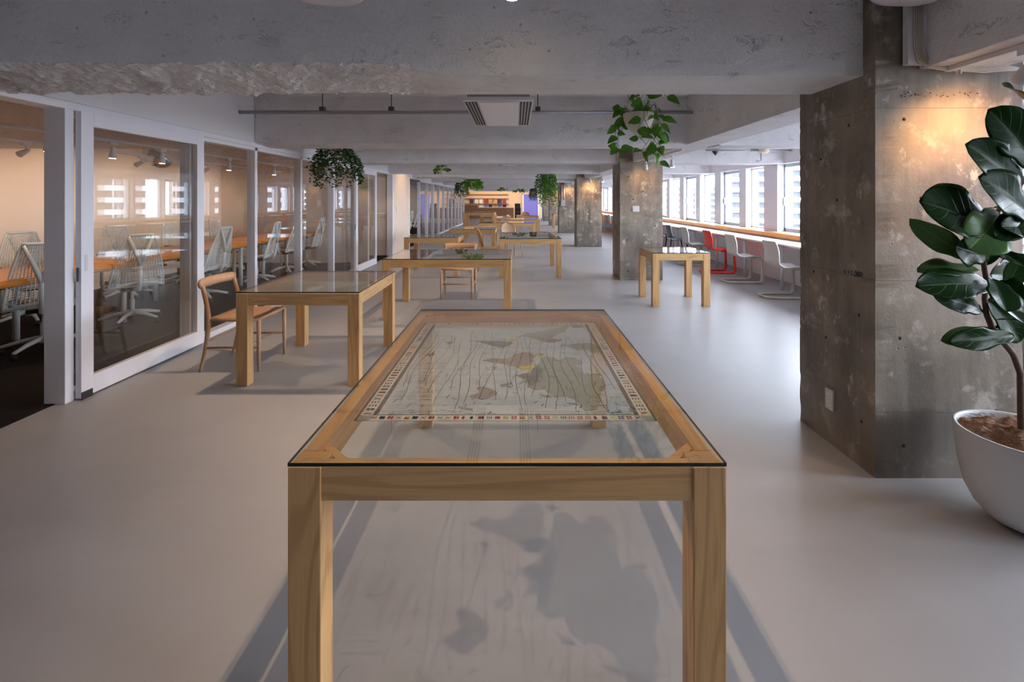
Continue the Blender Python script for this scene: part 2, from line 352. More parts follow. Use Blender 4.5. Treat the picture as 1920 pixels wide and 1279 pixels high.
# level mark written on the nearest column
fc = bpy.data.curves.new('level_mark', 'FONT'); fc.body = 'v +1,000'; fc.size = .042; fc.extrude = .0005; fc.materials.append(M['ink'])
lm = bpy.data.objects.new('level_mark', fc); COL.objects.link(lm); lm.parent = col1
lm.location = (1.868, 2.76, 1.03); lm.rotation_euler = (R(90), 0, R(-90)); lm['label'] = 'handwritten level mark'
def outlet(par, c, axis, w=.07, h=.12, name='wall_outlet', label='white power outlet low on the column', holes=True, mat='box_grey', cat='outlet'):
    b = MB(); x, y, z = c
    if axis == 'x': b.box(x - .012, x, y - w / 2, y + w / 2, z - h / 2, z + h / 2)
    else: b.box(x - w / 2, x + w / 2, y - .012, y, z - h / 2, z + h / 2)
    o = b.build(name, mat, bevel=.002); tag(o, label, cat)
    if holes:
        b = MB()
        for dz in (-.022, .022):
            b.box(x - .0135, x - .0118, y - .017, y + .017, z + dz - .015, z + dz + .015, 0)
            for s in (-.006, .006): b.box(x - .0142, x - .0130, y + s - .0012, y + s + .0012, z + dz - .006, z + dz + .006, 1)
        b.build('socket', ['white_metal', 'slot_dark'], o)
    return o
outlet(col1, (1.869, 2.875, .265), 'x', label='white wall outlet low on the nearest concrete column')
outlet(col2, (1.869, 9.16, .26), 'x', holes=False, label='small white outlet plate on the side of the second concrete column')
outlet(col2, (2.155, 8.719, 1.29), 'y', .125, .105, 'switch_plate', 'square grey blank plate on the face of the second column', False, 'box_grey', 'switch plate')
# ceiling beams
def rough_beam(name, x0, x1, y0, y1, zb, r0, r1, amp, label):
    b = MB(); nx = int((x1 - x0) * 55) if amp else 2
    def rr(x):
        if not amp: return 0
        return max(0, min(1, (x - r0) / .12)) * max(0, min(1, (r1 - x) / .35))
    def disp(x, y):
        k = rr(x)
        if k <= 0: return 0
        q = Vector((x * 1.0, y * 1.0, 0))
        v = .45 * noise.noise(q * 7) + .45 * noise.noise(Vector((x * 26 + y * 30, y * 22 - x * 8, 3))) + .35 * abs(noise.noise(Vector((x * 55 + y * 60, y * 40, 5))))
        return k * (amp * v)
    def bottom(u, v):
        x = x0 + (x1 - x0) * u; y = y0 + (y1 - y0) * v
        z = zb + disp(x, y) + rr(x) * amp * 1.5 * (1 - v)
        return (x, y + (rr(x) * .5 * amp * noise.noise(Vector((x * 20, 0, 0))) if v == 0 or v == 1 else 0), z)
    b.grid(bottom, nx, 22 if amp else 1, 0, False)
    def front(u, v):
        if v == 0: return bottom(u, 0)
        x = x0 + (x1 - x0) * u; return (x, y0, zb + .075 + (CEIL - zb - .075) * (v - .2) / .8 if v > .21 else zb + .075)
    b.grid(front, nx, 5, 0, False)
    def back(u, v):
        if v == 0: return bottom(u, 1)
        x = x0 + (x1 - x0) * u; return (x, y1, zb + .06 + (CEIL - zb - .06) * v)
    b.grid(back, nx, 3, 0, False)
    o = b.build(name, 'white_painted_concrete'); return struct(o, label, 'beam')
names = ['nearest', 'second', 'third', 'fourth', 'fifth', 'sixth', 'seventh', 'eighth', 'ninth', 'tenth', 'eleventh', 'twelfth']
ys = []
for k in range(6): ys += [(2.61 + 6.2 * k, 3.07 + 6.2 * k), (5.95 + 6.2 * k, 6.33 + 6.2 * k)]
for k, (a, c) in enumerate(ys):
    if k == 0: rb = (-3.4, -.36, .042)
    elif k == 1: rb = (-3.4, -1.1, .018)
    elif k in (4, 5): rb = (-3.2, -1.5, .03)
    else: rb = (0, 0, 0)
    rough_beam('ceiling_beam', -3.215, 2.1, a, c, SOF, rb[0], rb[1], rb[2], names[k] + ' white painted concrete cross beam from the camera')
for k, (a, c) in enumerate(ys[:10]):
    o = rough_beam('ceiling_beam', -6.8, -3.405, a, c, SOF, -7, -3.3, .02 if k < 4 else 0, 'concrete cross beam inside the meeting room, ' + names[k] + ' from the camera')
    o = struct(MB().box(2.5, 4.87, a, c, SOF, 2.36).build('ceiling_beam', 'white_painted_concrete'), 'white cross beam over the window aisle, ' + names[k] + ' from the camera', 'beam')
    struct(MB().box(2.1, 2.5, a if k else YB, (ys[k + 1][0] if k < 11 else YF), SOF + .012, CEIL).build('ceiling_beam', 'white_painted_concrete'), 'stretch of the long white beam over the columns, ' + names[k] + ' bay', 'beam') if False else None
struct(MB().box(2.1, 2.5, YB, YF, SOF + .012, CEIL).build('ceiling_beam', 'white_painted_concrete', bevel=.006), 'long white beam running along the row of concrete columns', 'beam')
struct(MB().box(-3.215, 2.1, -4.2, -3.8, SOF, CEIL).build('ceiling_beam', 'white_painted_concrete'), 'white cross beam behind the camera', 'beam')
# window wall
b = MB(); b.box(4.87, 5.3, YB, YF, 2.115, CEIL); b.box(4.75, 5.3, YB, YF, 0, .80); b.box(5.0, 5.3, YB, YF, .80, .87); b.box(4.87, 5.3, YB, -.87, .87, 2.115)  # last box: unseen windowless stretch behind the camera, closed to cut daylight near it
struct(b.build('wall_right', 'white_wall'), 'white wall under and over the window band', 'wall')
struct(MB().box(4.79, 5.02, YB, YF, .80, .862).build('trim_3', 'sill_beige', bevel=.003), 'beige reflective sill below the windows', 'trim')
struct(MB().box(4.70, 4.79, YB, YF, .775, .852).build('trim_4', 'orange_wood', bevel=.008), 'orange wooden ledge edge along the window counter', 'trim')
def window(n, y0):
    # fixed light y0..y0+.92, pier, opening light y0+1.28 .. y0+2.2, pier to y0+2.57
    w = bpy.data.objects.new('window_%d' % n, None); COL.objects.link(w); w.location = (XR, y0, 0); struct(w, 'white framed strip window, number %d of the row from behind the camera' % n, 'window')
    z0, z1 = .87, 2.115
    b = MB()
    b.box(-.14, .12, .93, 1.25, z0, z1); b.box(-.14, .12, 2.2, 2.57, z0, z1)
    b.build('pier', 'frame_white', w)
    b = MB()
    for (a, c) in ((0, .93),):
        b.box(-.02, .04, a, a + .035, z0, z1); b.box(-.02, .04, c - .035, c, z0, z1); b.box(-.02, .04, a, c, z0, z0 + .03); b.box(-.02, .04, a, c, z1 - .03, z1)
    b.build('fixed_frame', 'frame_white', w)
    b = MB(); a, c = 1.25, 2.2
    b.box(-.05, .06, a, a + .05, z0, z1); b.box(-.05, .06, c - .05, c, z0, z1); b.box(-.05, .06, a, c, z0, z0 + .06); b.box(-.05, .06, a, c, z1 - .06, z1)
    b.box(-.075, -.05, c - .05, c - .03, 1.35, 1.5)
    b.build('sash', 'frame_aluminium', w)
    MB().box(.005, .011, .03, .90, z0 + .02, z1 - .02).build('pane', 'window_glass', w)
    MB().box(.005, .011, 1.28, 2.17, z0 + .04, z1 - .04).build('pane', 'window_glass', w)
y = 9.41 - 2.57 * 5
n = 1
while y < 38:
    if y > -2.0: window(n, y); n += 1
    y += 2.57
b = MB(); b.box(4.87, 5.14, 9.02, 9.52, .862, 2.115); b.box(4.87, 5.14, 21.4, 21.9, .862, 2.115)
struct(b.build('wall_right_piers', 'white_wall'), 'wide pale piers between windows', 'wall')
# daylight portals: sky light enters through the window band
for k in range(3):
    ld = bpy.data.lights.new('sky_portal', 'AREA'); ld.shape = 'RECTANGLE'; ld.size = 1.25; ld.size_y = 14; ld.cycles.is_portal = True
    lo = bpy.data.objects.new('sky_portal', ld); COL.objects.link(lo); lo.location = (5.2, -.87 + 7 + 14 * k, 1.49); lo.rotation_euler = (0, R(90), 0)
# ------------------------------------------------------------------ glass partition + doors
def panel(y0, y1, name='glass_partition', label=''):
    w = bpy.data.objects.new(name, None); COL.objects.link(w); w.location = (XG, y0, 0); struct(w, label, 'glass partition')
    L = y1 - y0; b = MB()
    b.box(-.10, 0, 0, .028, 0, 2.10); b.box(-.10, 0, L - .028, L, 0, 2.10); b.box(-.10, 0, 0, L, 0, .055); b.box(-.10, 0, 0, L, 2.06, 2.10)
    b.build('frame', 'door_white', w, bevel=.002)
    MB().box(-.055, -.049, .02, L - .02, .04, 2.08).build('pane', 'partition_glass', w)
PY = [3.46, 4.80, 5.99, 7.25, 8.55, 9.72]
wd = ['behind the first sliding door', 'second from the sliding door', 'third from the sliding door', 'fourth from the sliding door', 'next to the farther sliding door']
for k in range(5): panel(PY[k], PY[k + 1], label='fixed glass panel in white frame, ' + wd[k])
ys2 = [16.2, 17.6, 18.9, 20.3, 21.7, 23.1, 24.5, 25.9, 27.3, 28.7, 30.1]
for k in range(10): panel(ys2[k], ys2[k + 1], label='far glass partition panel in white frame, panel %d past the peach wall' % (k + 1))
struct(MB().box(-3.35, -3.2, 3.43, 3.50, 0, 2.1).build('trim_5', 'door_white', bevel=.003), 'white door jamb post at the open meeting room entrance', 'trim')
struct(MB().box(-3.35, -3.2, 12.52, 12.64, 0, 2.1).build('trim_6', 'door_white', bevel=.003), 'white jamb at the corridor opening', 'trim')
struct(MB().box(-3.35, -3.2, 14.44, 14.56, 0, 2.1).build('trim_7', 'door_white', bevel=.003), 'white jamb beyond the peach wall', 'trim')
def slide(n, y0, y1, label):
    w = bpy.data.objects.new('door_%d' % n, None); COL.objects.link(w); w.location = (-3.19, y0, 0); struct(w, label, 'sliding door')
    L = y1 - y0; s = .105; b = MB()
    b.box(0, .042, 0, s, .012, 2.095); b.box(0, .042, L - s, L, .012, 2.095); b.box(0, .042, s, L - s, .012, .15); b.box(0, .042, s, L - s, 1.995, 2.095)
    b.build('door_frame', 'door_white', w, bevel=.0025)
    MB().box(.018, .025, s - .01, L - s + .01, .14, 2.0).build('pane', 'partition_glass', w)
    b = MB(); b.box(.041, .0445, .03, .052, .93, 1.05); b.build('pull_handle', 'white_metal', w)
    b = MB(); b.box(-.004, 0, 0, .02, .74, .86); b.box(.043, .048, 0, .09, 0, .055); b.box(.018, .024, -.012, .0, .86, .96); b.build('floor_guide', 'dark_steel', w)
slide(1, 3.50, 4.88, 'white framed sliding glass door nearest the camera')
slide(2, 9.52, 10.92, 'farther white framed sliding glass door before the corridor')
# corridor door leaf on the peach wall (faces the camera)
w = bpy.data.objects.new('door_3', None); COL.objects.link(w); w.location = (-4.2, 12.61, 0); struct(w, 'pale pink door leaf inside the corridor opening', 'door')
MB().box(0, .9, -.045, 0, .01, 2.05).build('leaf', 'peach_wall', w, bevel=.003)
b = MB(); b.tube([(.80, -.045, 1.0), (.80, -.09, 1.0), (.68, -.09, 1.0)], .009, 8); b.build('lever', 'steel', w)
b = MB(); b.tube([(.80, -.07, 1.1), (.35, -.07, 1.1), (.35, -.07, 1.25)], .008, 8); b.build('push_bar', 'white_metal', w)
outlet(None, (-3.215, 13.0, 1.2), 'x', .09, .13, 'switch_plate', 'white switch plate on the peach wall', False, 'white_metal', 'switch plate').location = (.012, 0, 0)
outlet(None, (-6.8, 5.65, 2.0), 'x', .25, .25, 'wall_panel', 'square pale access panel high on the meeting room wall', False, 'box_grey', 'access panel').location = (.012, 0, 0)
# ------------------------------------------------------------------ tables
def slab_glass(b_, x0, x1, y0, y1, z0, z1):
    b_.box(x0, x1, y0, y1, z0, z1, 1)
    for i in (-6, -5): b_.m[i] = 0
    return b_
def table(x0, x1, y0, y1, label, h=.735, leg=.09, group=None):
    w, d = x1 - x0, y1 - y0; cx, cy = (x0 + x1) / 2, (y0 + y1) / 2
    t = thing('display_table', label, 'table', (cx, cy, 0), 0, group)
    X, Y = w / 2, d / 2; zt = h - .013
    for sx in (-1, 1):
        for sy in (-1, 1):
            a, c = (X - leg, X) if sx > 0 else (-X, -X + leg); e, f = (Y - leg, Y) if sy > 0 else (-Y, -Y + leg)
            MB().box(a, c, e, f, 0, zt).build('leg', 'oak_z', t, bevel=.003)
    ah = .093
    for sy in (-1, 1):
        e, f = (Y - .05, Y - .004) if sy > 0 else (-Y + .004, -Y + .05)
        MB().box(-X + leg, X - leg, e, f, zt - ah, zt).build('apron', 'oak_x', t, bevel=.002)
    for sx in (-1, 1):
        a, c = (X - .05, X - .004) if sx > 0 else (-X + .004, -X + .05)
        MB().box(a, c, -Y + leg, Y - leg, zt - ah, zt).build('apron', 'oak_y', t, bevel=.002)
    for sx in (-1, 1):
        for sy in (-1, 1):
            c = Vector((sx * (X - .098), sy * (Y - .098), zt - .05)); u = Vector((-sx, sy, 0)).normalized() * .078; v = Vector((sx, sy, 0)).normalized() * .013
            MB().obox(c, u, v, (0, 0, .035)).build('corner_brace', 'oak_x', t)
    slab_glass(MB(), -X, X, -Y, Y, h - .010, h).build('glass_top', ['table_glass', 'glass_edge'], t)
    return t
table(-.622, .572, 1.315, 3.163, 'large oak table with glass top over a world map, in the foreground')
table(-2.18, -1.222, 3.76, 4.87, 'oak glass topped table at left with a wooden chair behind its corner')
table(-1.624, -.062, 5.86, 6.99, 'wide oak glass topped table behind the foreground table, with a chair at its far side')
table(-2.14, -1.10, 9.21, 10.2, 'oak glass topped table in front of the peach wall')
table(-.312, .84, 9.0, 10.75, 'oak glass topped table in mid hall, left of the third column')
table(-1.63, -.51, 11.8, 13.0, 'oak glass topped table beyond the one by the peach wall')
table(-1.18, .58, 15.1, 16.2, 'long low oak table crossing the middle distance')
table(-.23, .87, 17.7, 18.9, 'oak table in the distance with its right leg near the concrete columns')
table(0.0, 1.02, 22.0, 23.0, 'farthest low oak table, in front of the purple door')
table(-1.98, -.81, 18.0, 19.2, 'tall oak standing table in the distance by the glass wall', h=.985, leg=.10)
table(-.90, -.25, 20.8, 21.8, 'small oak table with papers, beside the tall standing table')
table(-1.75, -1.0, 23.5, 24.5, 'oak table behind the tall standing table')
table(1.90, 2.85, 24.75, 25.6, 'oak table glimpsed between the far concrete columns', h=.75)
table(1.85, 2.63, 6.555, 7.32, 'small square oak table with glass top at right, in front of the second column')
# ------------------------------------------------------------------ maps under glass
ZM = .7245
def mp(px, py): y = (EYE - ZM) * F / (py - PY0); return ((px - PX0) * y / F, y)
def z5(*pts): return [mp(a / 5.333 + 900, c / 5.333 + 580) for a, c in pts]
def z6(*pts): return [mp(a / 5.8125 + 640, c / 5.8125 + 580) for a, c in pts]
def wobble(pts, amp=.006, n=5, seed=0):
    out = []
    for i in range(len(pts)):
        a, c = Vector(pts[i]), Vector(pts[(i + 1) % len(pts)])
        for k in range(n):
            q = a.lerp(c, k / n); d = (c - a); nn = Vector((-d.y, d.x)); nn = nn.normalized() if nn.length else nn
            out.append(tuple(q + nn * amp * noise.noise(Vector((q.x * 23, q.y * 23, seed))) * 1.8))
    return out
MM = ['map_ocean', 'map_land', 'map_land_brown', 'map_land_grey', 'map_yellow', 'map_line', 'map_border', 'map_white', 'flag_red', 'flag_navy', 'flag_gold']
mx0, mx1, my0, my1 = -.535, .465, 1.59, 2.86
ZB = .7235
b = MB(); b.box(mx0, mx1, my0, my1, ZB - .0006, ZB, 0)
def flat(pts, m, k): b.add([(x, y, ZB + .00012 * k) for x, y in pts], [tuple(range(len(pts)))], m)
def q4(x0, x1, y0, y1, m, k): flat([(x0, y0), (x1, y0), (x1, y1), (x0, y1)], m, k)
# continents
flat(wobble(z5((20, 505), (120, 490), (300, 490), (330, 455), (420, 425), (500, 435), (560, 470), (530, 490), (520, 540), (480, 560), (410, 570), (380, 585), (300, 560), (180, 535), (60, 520))), 2, 1)
flat(wobble(z5((400, 570), (520, 548), (547, 570), (500, 607), (410, 600)), .003), 4, 2)
flat(wobble(z5((540, 445), (620, 440), (650, 455), (600, 468)), .002), 4, 2)
flat(wobble(z5((490, 630), (520, 590), (560, 560), (600, 500), (640, 470), (750, 485), (800, 510), (850, 480), (940, 490), (1030, 530), (1000, 560), (940, 545), (1000, 600), (1060, 650), (1180, 640), (1260, 740), (1220, 830), (1200, 930), (1180, 1000), (1050, 1020), (1010, 970), (940, 900), (860, 870), (770, 880), (700, 860), (650, 800), (540, 800), (470, 780), (480, 720), (400, 750), (380, 740), (430, 700), (360, 660), (430, 640))), 1, 1)
flat(wobble(z5((480, 720), (520, 600), (600, 560), (640, 620), (560, 700), (540, 760), (490, 770)), .004), 3, 2)
flat(wobble(z5((380, 655), (440, 640), (540, 650), (520, 700), (440, 690)), .004), 2, 3)
flat(wobble(z5((350, 290), (430, 250), (560, 230), (740, 190), (880, 160), (870, 190), (850, 220), (760, 260), (700, 290), (830, 300), (780, 320), (650, 330), (560, 300), (500, 280), (420, 270), (380, 295))), 1, 1)
flat(wobble(z5((640, 318), (700, 290), (830, 300), (780, 322), (690, 335)), .003), 2, 2)
flat(wobble(z5((260, 300), (350, 292), (350, 315), (290, 318)), .002), 4, 2)
flat(wobble(z5((800, 355), (1080, 335), (1190, 360), (1230, 410), (1150, 440), (1080, 410), (980, 410), (900, 380))), 1, 1)
flat(wobble(z6((1370, 335), (1500, 340), (1760, 345), (1870, 362), (1820, 400), (1750, 415), (1640, 400), (1560, 365))), 3, 1)
flat(wobble(z6((1400, 940), (1500, 905), (1470, 850), (1560, 840), (1680, 880), (1700, 910), (1600, 970), (1530, 990), (1420, 980))), 2, 1)
for pts in (z5((910, 150), (1050, 170), (940, 190)), z5((580, 840), (700, 860), (720, 880), (640, 875)), z5((840, 930), (960, 935), (1010, 960), (900, 950)), z6((1260, 1050), (1430, 1080), (1440, 1110), (1300, 1090)), z6((1730, 820), (1860, 790), (1860, 810), (1750, 850)), z6((1780, 840), (1850, 830), (1850, 860)), z6((1120, 350), (1230, 350), (1180, 385)), z6((1600, 620), (1710, 630), (1680, 640)), z5((90, 570), (180, 575), (150, 585)), z5((1300, 870), (1345, 880), (1310, 890))):
    flat(wobble(pts, .002, 3), 3, 1)
rnd = random.Random(5)
def stroke(pts, w, m, k):
    for a, c in zip(pts[:-1], pts[1:]):
        a, c = Vector(a), Vector(c); d = c - a
        if d.length < 1e-5: continue
        nn = Vector((-d.y, d.x)).normalized() * w / 2
        flat([tuple(a - nn), tuple(c - nn), tuple(c + nn), tuple(a + nn)], m, k)
ix0, ix1, iy0, iy1 = mx0 + .075, mx1 - .07, my0 + .05, my1 - .05
for i in range(26):   # isobar style vertical curves
    x = ix0 + (ix1 - ix0) * (i + .5) / 26 + rnd.uniform(-.01, .01); ph = rnd.uniform(0, 6)
    pts = []
    yy = iy0 + rnd.uniform(0, .3)
    while yy < iy1 - rnd.uniform(0, .3):
        pts.append((x + .014 * math.sin(yy * 9 + ph) + .02 * (yy - 2.2) + rnd.uniform(-.002, .002), yy)); yy += .03
    if len(pts) > 2: stroke(pts, .0018, 5, 4)
for i in range(17):
    yy = iy0 + (iy1 - iy0) * i / 16; q4(ix0, ix1, yy, yy + .0008, 5, 3)
for i in range(520):  # annotations
    x = rnd.uniform(ix0, ix1); yy = iy0 + (iy1 - iy0) * rnd.random() ** 1.3; a = rnd.choice([0, 0, math.pi / 2, 1.2, rnd.uniform(0, 3)]); L = rnd.uniform(.004, .03)
    stroke([(x, yy), (min(ix1, max(ix0, x + L * math.cos(a))), min(iy1, yy + L * math.sin(a)))], rnd.choice([.0012, .0018, .003]), 5, 4)
for i in range(9):    # text blocks in the lower left
    x = ix0 + .01 + (i % 3) * .05; yy = iy0 + .12 + (i // 3) * .16
    for j in range(6): q4(x, x + .035, yy + j * .015, yy + j * .015 + .003, 6, 3)
cs = z6((975, 495))[0]   # compass star
for k in range(8):
    a = k * math.pi / 4; r = .038 if k % 2 == 0 else .024
    flat([(cs[0] + r * math.cos(a), cs[1] + r * math.sin(a)), (cs[0] + .007 * math.cos(a + .5), cs[1] + .007 * math.sin(a + .5)), (cs[0] + .007 * math.cos(a - .5), cs[1] + .007 * math.sin(a - .5))], 5, 5)
# border band with flags
for (x0, x1, y0, y1) in ((mx0, mx1, my0, my0 + .042), (mx0, mx1, my1 - .042, my1), (mx0, mx0 + .05, my0, my1), (mx1 - .05, mx1, my0, my1)): q4(x0, x1, y0, y1, 7, 1)
for (x0, x1, y0, y1) in ((mx0, mx1, my0, my0 + .003), (mx0, mx1, my1 - .004, my1), (mx0, mx0 + .008, my0, my1), (mx1 - .008, mx1, my0, my1), (mx0 + .05, mx1 - .05, my0 + .042, my0 + .048), (mx0 + .05, mx1 - .05, my1 - .05, my1 - .042), (mx0 + .05, mx0 + .066, my0 + .042, my1 - .042), (mx1 - .066, mx1 - .05, my0 + .042, my1 - .042)): q4(x0, x1, y0, y1, 6, 2)
def flag(x, y, w, h):
    m = rnd.choice([8, 8, 9, 9, 10, 8, 9]); typ = rnd.randrange(6); m2 = rnd.choice([8, 9, 10, 7])
    if typ == 0: q4(x, x + w, y, y + h, m, 4)
    elif typ == 1:
        for i in range(3): q4(x + i * w / 2.5, x + i * w / 2.5 + w * .18, y, y + h, m, 4)
    elif typ == 2:
        q4(x, x + w, y, y + h, m, 4); q4(x + w * .4, x + w * .55, y, y + h, 7, 5); q4(x, x + w, y + h * .4, y + h * .6, 7, 5)
    elif typ == 3:
        stroke([(x, y), (x + w, y + h)], w * .16, m, 4); stroke([(x + w, y), (x, y + h)], w * .16, m, 5)
    elif typ == 4:
        q4(x, x + w * .5, y, y + h, m, 4); q4(x + w * .6, x + w, y, y + h, m2, 4)
    else:
        q4(x, x + w, y, y + h * .45, m, 4); q4(x, x + w, y + h * .55, y + h, m2, 4)
nf = 33
for i in range(nf):
    x = mx0 + .06 + (mx1 - mx0 - .12) * i / (nf - 1) - .009
    flag(x, my0 + .013, .018, .021)
    if i % 1 == 0: flag(x, my1 - .034, .018, .021)
for i in range(40):
    yy = my0 + .06 + (my1 - my0 - .12) * i / 39 - .009
    flag(mx0 + .016, yy, .026, .016); flag(mx1 - .042, yy, .026, .016)
tag(b.build('world_map', MM), 'printed world map with a border of small flags under the foreground table glass', 'map')
# stamp beside the map, printed on the same glass
b = MB(); ZB = .7235
def q4b(x0, x1, y0, y1): b.box(x0, x1, y0, y1, ZB - .0004, ZB)
sx0, sx1, sy0, sy1 = .487, .525, 1.90, 2.16
q4b(sx0, sx1, sy0, sy0 + .002); q4b(sx0, sx1, sy1 - .002, sy1); q4b(sx0, sx0 + .0015, sy0, sy1); q4b(sx1 - .0015, sx1, sy0, sy1)
for i in range(7):
    yy = sy0 + .018 + i * .033
    for j in range(5): q4b(sx0 + .007 + (j % 2) * .003, sx1 - .008 - (j % 3) * .004, yy + j * .0045, yy + j * .0045 + .0016)
    q4b(sx0 + .017, sx0 + .019, yy, yy + .02)
tag(b.build('map_cartouche', 'stamp_brown'), 'small brown boxed column of characters right of the world map', 'printed stamp')
def small_map(x0, x1, y0, y1, label, seed, polys):
    global b, ZB
    b = MB(); ZB = .7235; b.box(x0, x1, y0, y1, ZB - .0006, ZB, 0)
    for i, (pts, m) in enumerate(polys):
        flat(wobble([(x0 + (x1 - x0) * u, y0 + (y1 - y0) * v) for u, v in pts], .03, 8, seed + i), m, 1)
    for e in ((x0, x1, y0, y0 + .01), (x0, x1, y1 - .01, y1), (x0, x0 + .01, y0, y1), (x1 - .01, x1, y0, y1)): q4(*e, 6, 2)
    tag(b.build('chart_sheet', MM), label, 'map')
small_map(-2.12, -1.28, 3.83, 4.80, 'faint chart with large land areas under the left table glass', 3,
          [([(.02, .05), (.5, .04), (.45, .2), (.62, .3), (.6, .42), (.3, .38), (.1, .5), (.03, .4)], 1), ([(.15, .62), (.5, .5), (.8, .55), (.97, .5), (.96, .95), (.5, .96), (.3, .85), (.1, .9)], 3), ([(.72, .06), (.96, .05), (.95, .35), (.85, .3), (.78, .18)], 1)])
small_map(-1.2, -.14, 5.93, 6.92, 'pale chart under the glass of the wide table behind the foreground one', 9,
          [([(.05, .5), (.1, .1), (.4, .08), (.9, .1), (.95, .5), (.9, .9), (.5, .8), (.35, .95), (.12, .8)], 1), ([(.0, .9), (.1, .85), (.12, .99), (.01, .99)], 3)])
small_map(-.24, .77, 9.1, 10.6, 'faint chart under the mid hall table glass', 15, [([(.1, .2), (.5, .1), (.6, .4), (.3, .6), (.15, .5)], 1), ([(.6, .5), (.9, .4), (.85, .9), (.5, .85)], 3)])
# ------------------------------------------------------------------ wooden chairs
def make_wood_chair():
    t = thing('wooden_chair', '', 'chair')
    def spl(pts, n=6):
        out = []
        P_ = [Vector(p) for p in pts]; P_ = [P_[0]] + P_ + [P_[-1]]
        for i in range(1, len(P_) - 2):
            for k in range(n):
                u = k / n; a, b_, c, d = P_[i - 1:i + 3]
                out.append(.5 * ((2 * b_) + (c - a) * u + (2 * a - 5 * b_ + 4 * c - d) * u * u + (3 * b_ - a - 3 * c + d) * u ** 3))
        out.append(P_[-2]); return out
    for s in (-1, 1):
        pts = spl([(s * .235, -.285, 0), (s * .235, -.235, .22), (s * .235, -.215, .43), (s * .232, -.235, .58), (s * .228, -.27, .72)])
        MB().tube(pts, [.011 + .008 * min(1, i / 8) - .003 * max(0, (i - 16) / 8) for i in range(len(pts))], 12).build('leg', 'beech', t)
        MB().tube([(s * .225, .205, 0), (s * .225, .205, .2), (s * .225, .205, .435)], [.0115, .016, .0175], 12).build('leg', 'beech', t)
    def seat(u, v):
        x = (u - .5) * (.44 + .02 * v); y = -.215 + .43 * v
        return (x, y, .445 - .012 * math.sin(math.pi * u) * math.sin(math.pi * v))
    MB().grid(seat, 10, 10).build('seat', 'beech_seat', t, solid=.008)
    b = MB()
    for s in (-1, 1): b.tube([(s * .228, -.215, .435), (s * .228, .205, .435)], .015, 10)
    b.tube([(-.22, .205, .438), (.22, .205, .438)], .015, 10); b.tube([(-.22, -.215, .43), (.22, -.215, .43)], .014, 10)
    b.build('seat_rail', 'beech', t)
    b = MB()
    for s in (-1, 1): b.tube([(s * .235, -.238, .20), (s * .225, .205, .20)], .010, 8)
    b.tube([(-.235, -.232, .25), (.235, -.232, .25)], .009, 8); b.tube([(-.225, .1, .2), (.225, .1, .2)], .009, 8)
    b.build('stretcher', 'beech', t)
    b = MB()
    pts = [(x, -.275 - .055 * (1 - (x / .255) ** 2), .735) for x in [(-.255 + .51 * i / 16) for i in range(17)]]
    b.tube(pts, [.028] + [.042] * 15 + [.028], 14, 0, .55); b.build('backrest', 'beech', t, sub=0)
    return t
wc = make_wood_chair()
place(wc, False, (-2.385, 4.32, 0), R(-90), 'beech chair with rounded bar backrest, at the left end of the left glass table')
place(wc, True, (-.87, 7.26, 0), R(180), 'beech chair facing the camera behind the wide glass table')
def make_shell_chair():
    t = thing('shell_chair', '', 'chair')
    def back(u, v):
        x = (u - .5) * 2 * .21 * math.sqrt(max(0, 1 - (max(0, v - .55) / .47) ** 2.4)); y = -.2 - .09 * v + .05 * (2 * u - 1) ** 2
        return (x, y, .50 + .36 * v)
    MB().grid(back, 12, 12).build('backrest', 'beech_seat', t, solid=.012)
    def seat(u, v): a = (u - .5) * 2; return (a * (.2 + .03 * math.sin(math.pi * v)), -.2 + .42 * v, .44 + .02 * a * a)
    MB().grid(seat, 10, 8).build('seat', 'beech_seat', t, solid=.014)
    for sx in (-1, 1):
        MB().tube([(sx * .2, -.27, 0), (sx * .17, -.18, .42), (sx * .14, -.22, .58)], [.010, .016, .012], 10).build('leg', 'beech', t)
        MB().tube([(sx * .21, .24, 0), (sx * .17, .16, .43)], [.010, .016], 10).build('leg', 'beech', t)
    return t
sc_ = make_shell_chair()
place(sc_, False, (-.54, 10.05, 0), R(-82), 'wooden chair with tall rounded shell back between the mid hall tables')
place(sc_, True, (-.12, 12.3, 0), R(205), 'wooden chair with splayed legs behind the mid hall table')
place(sc_, True, (.45, 23.6, 0), R(180), 'round backed wooden chair behind the farthest low table')
place(wc, True, (-.95, 20.2, 0), R(60), 'beech chair between the tall standing table and the small paper table')
# papers on far table
tag(MB().box(-.82, -.50, 21.0, 21.2, .736, .752).build('paper_stack', 'paper_white'), 'white paper stack on the small far oak table', 'papers')
tag(MB().box(-.42, -.32, 21.05, 21.15, .736, .80).build('white_box', 'paper_white', bevel=.004), 'small white box on the small far oak table', 'box')
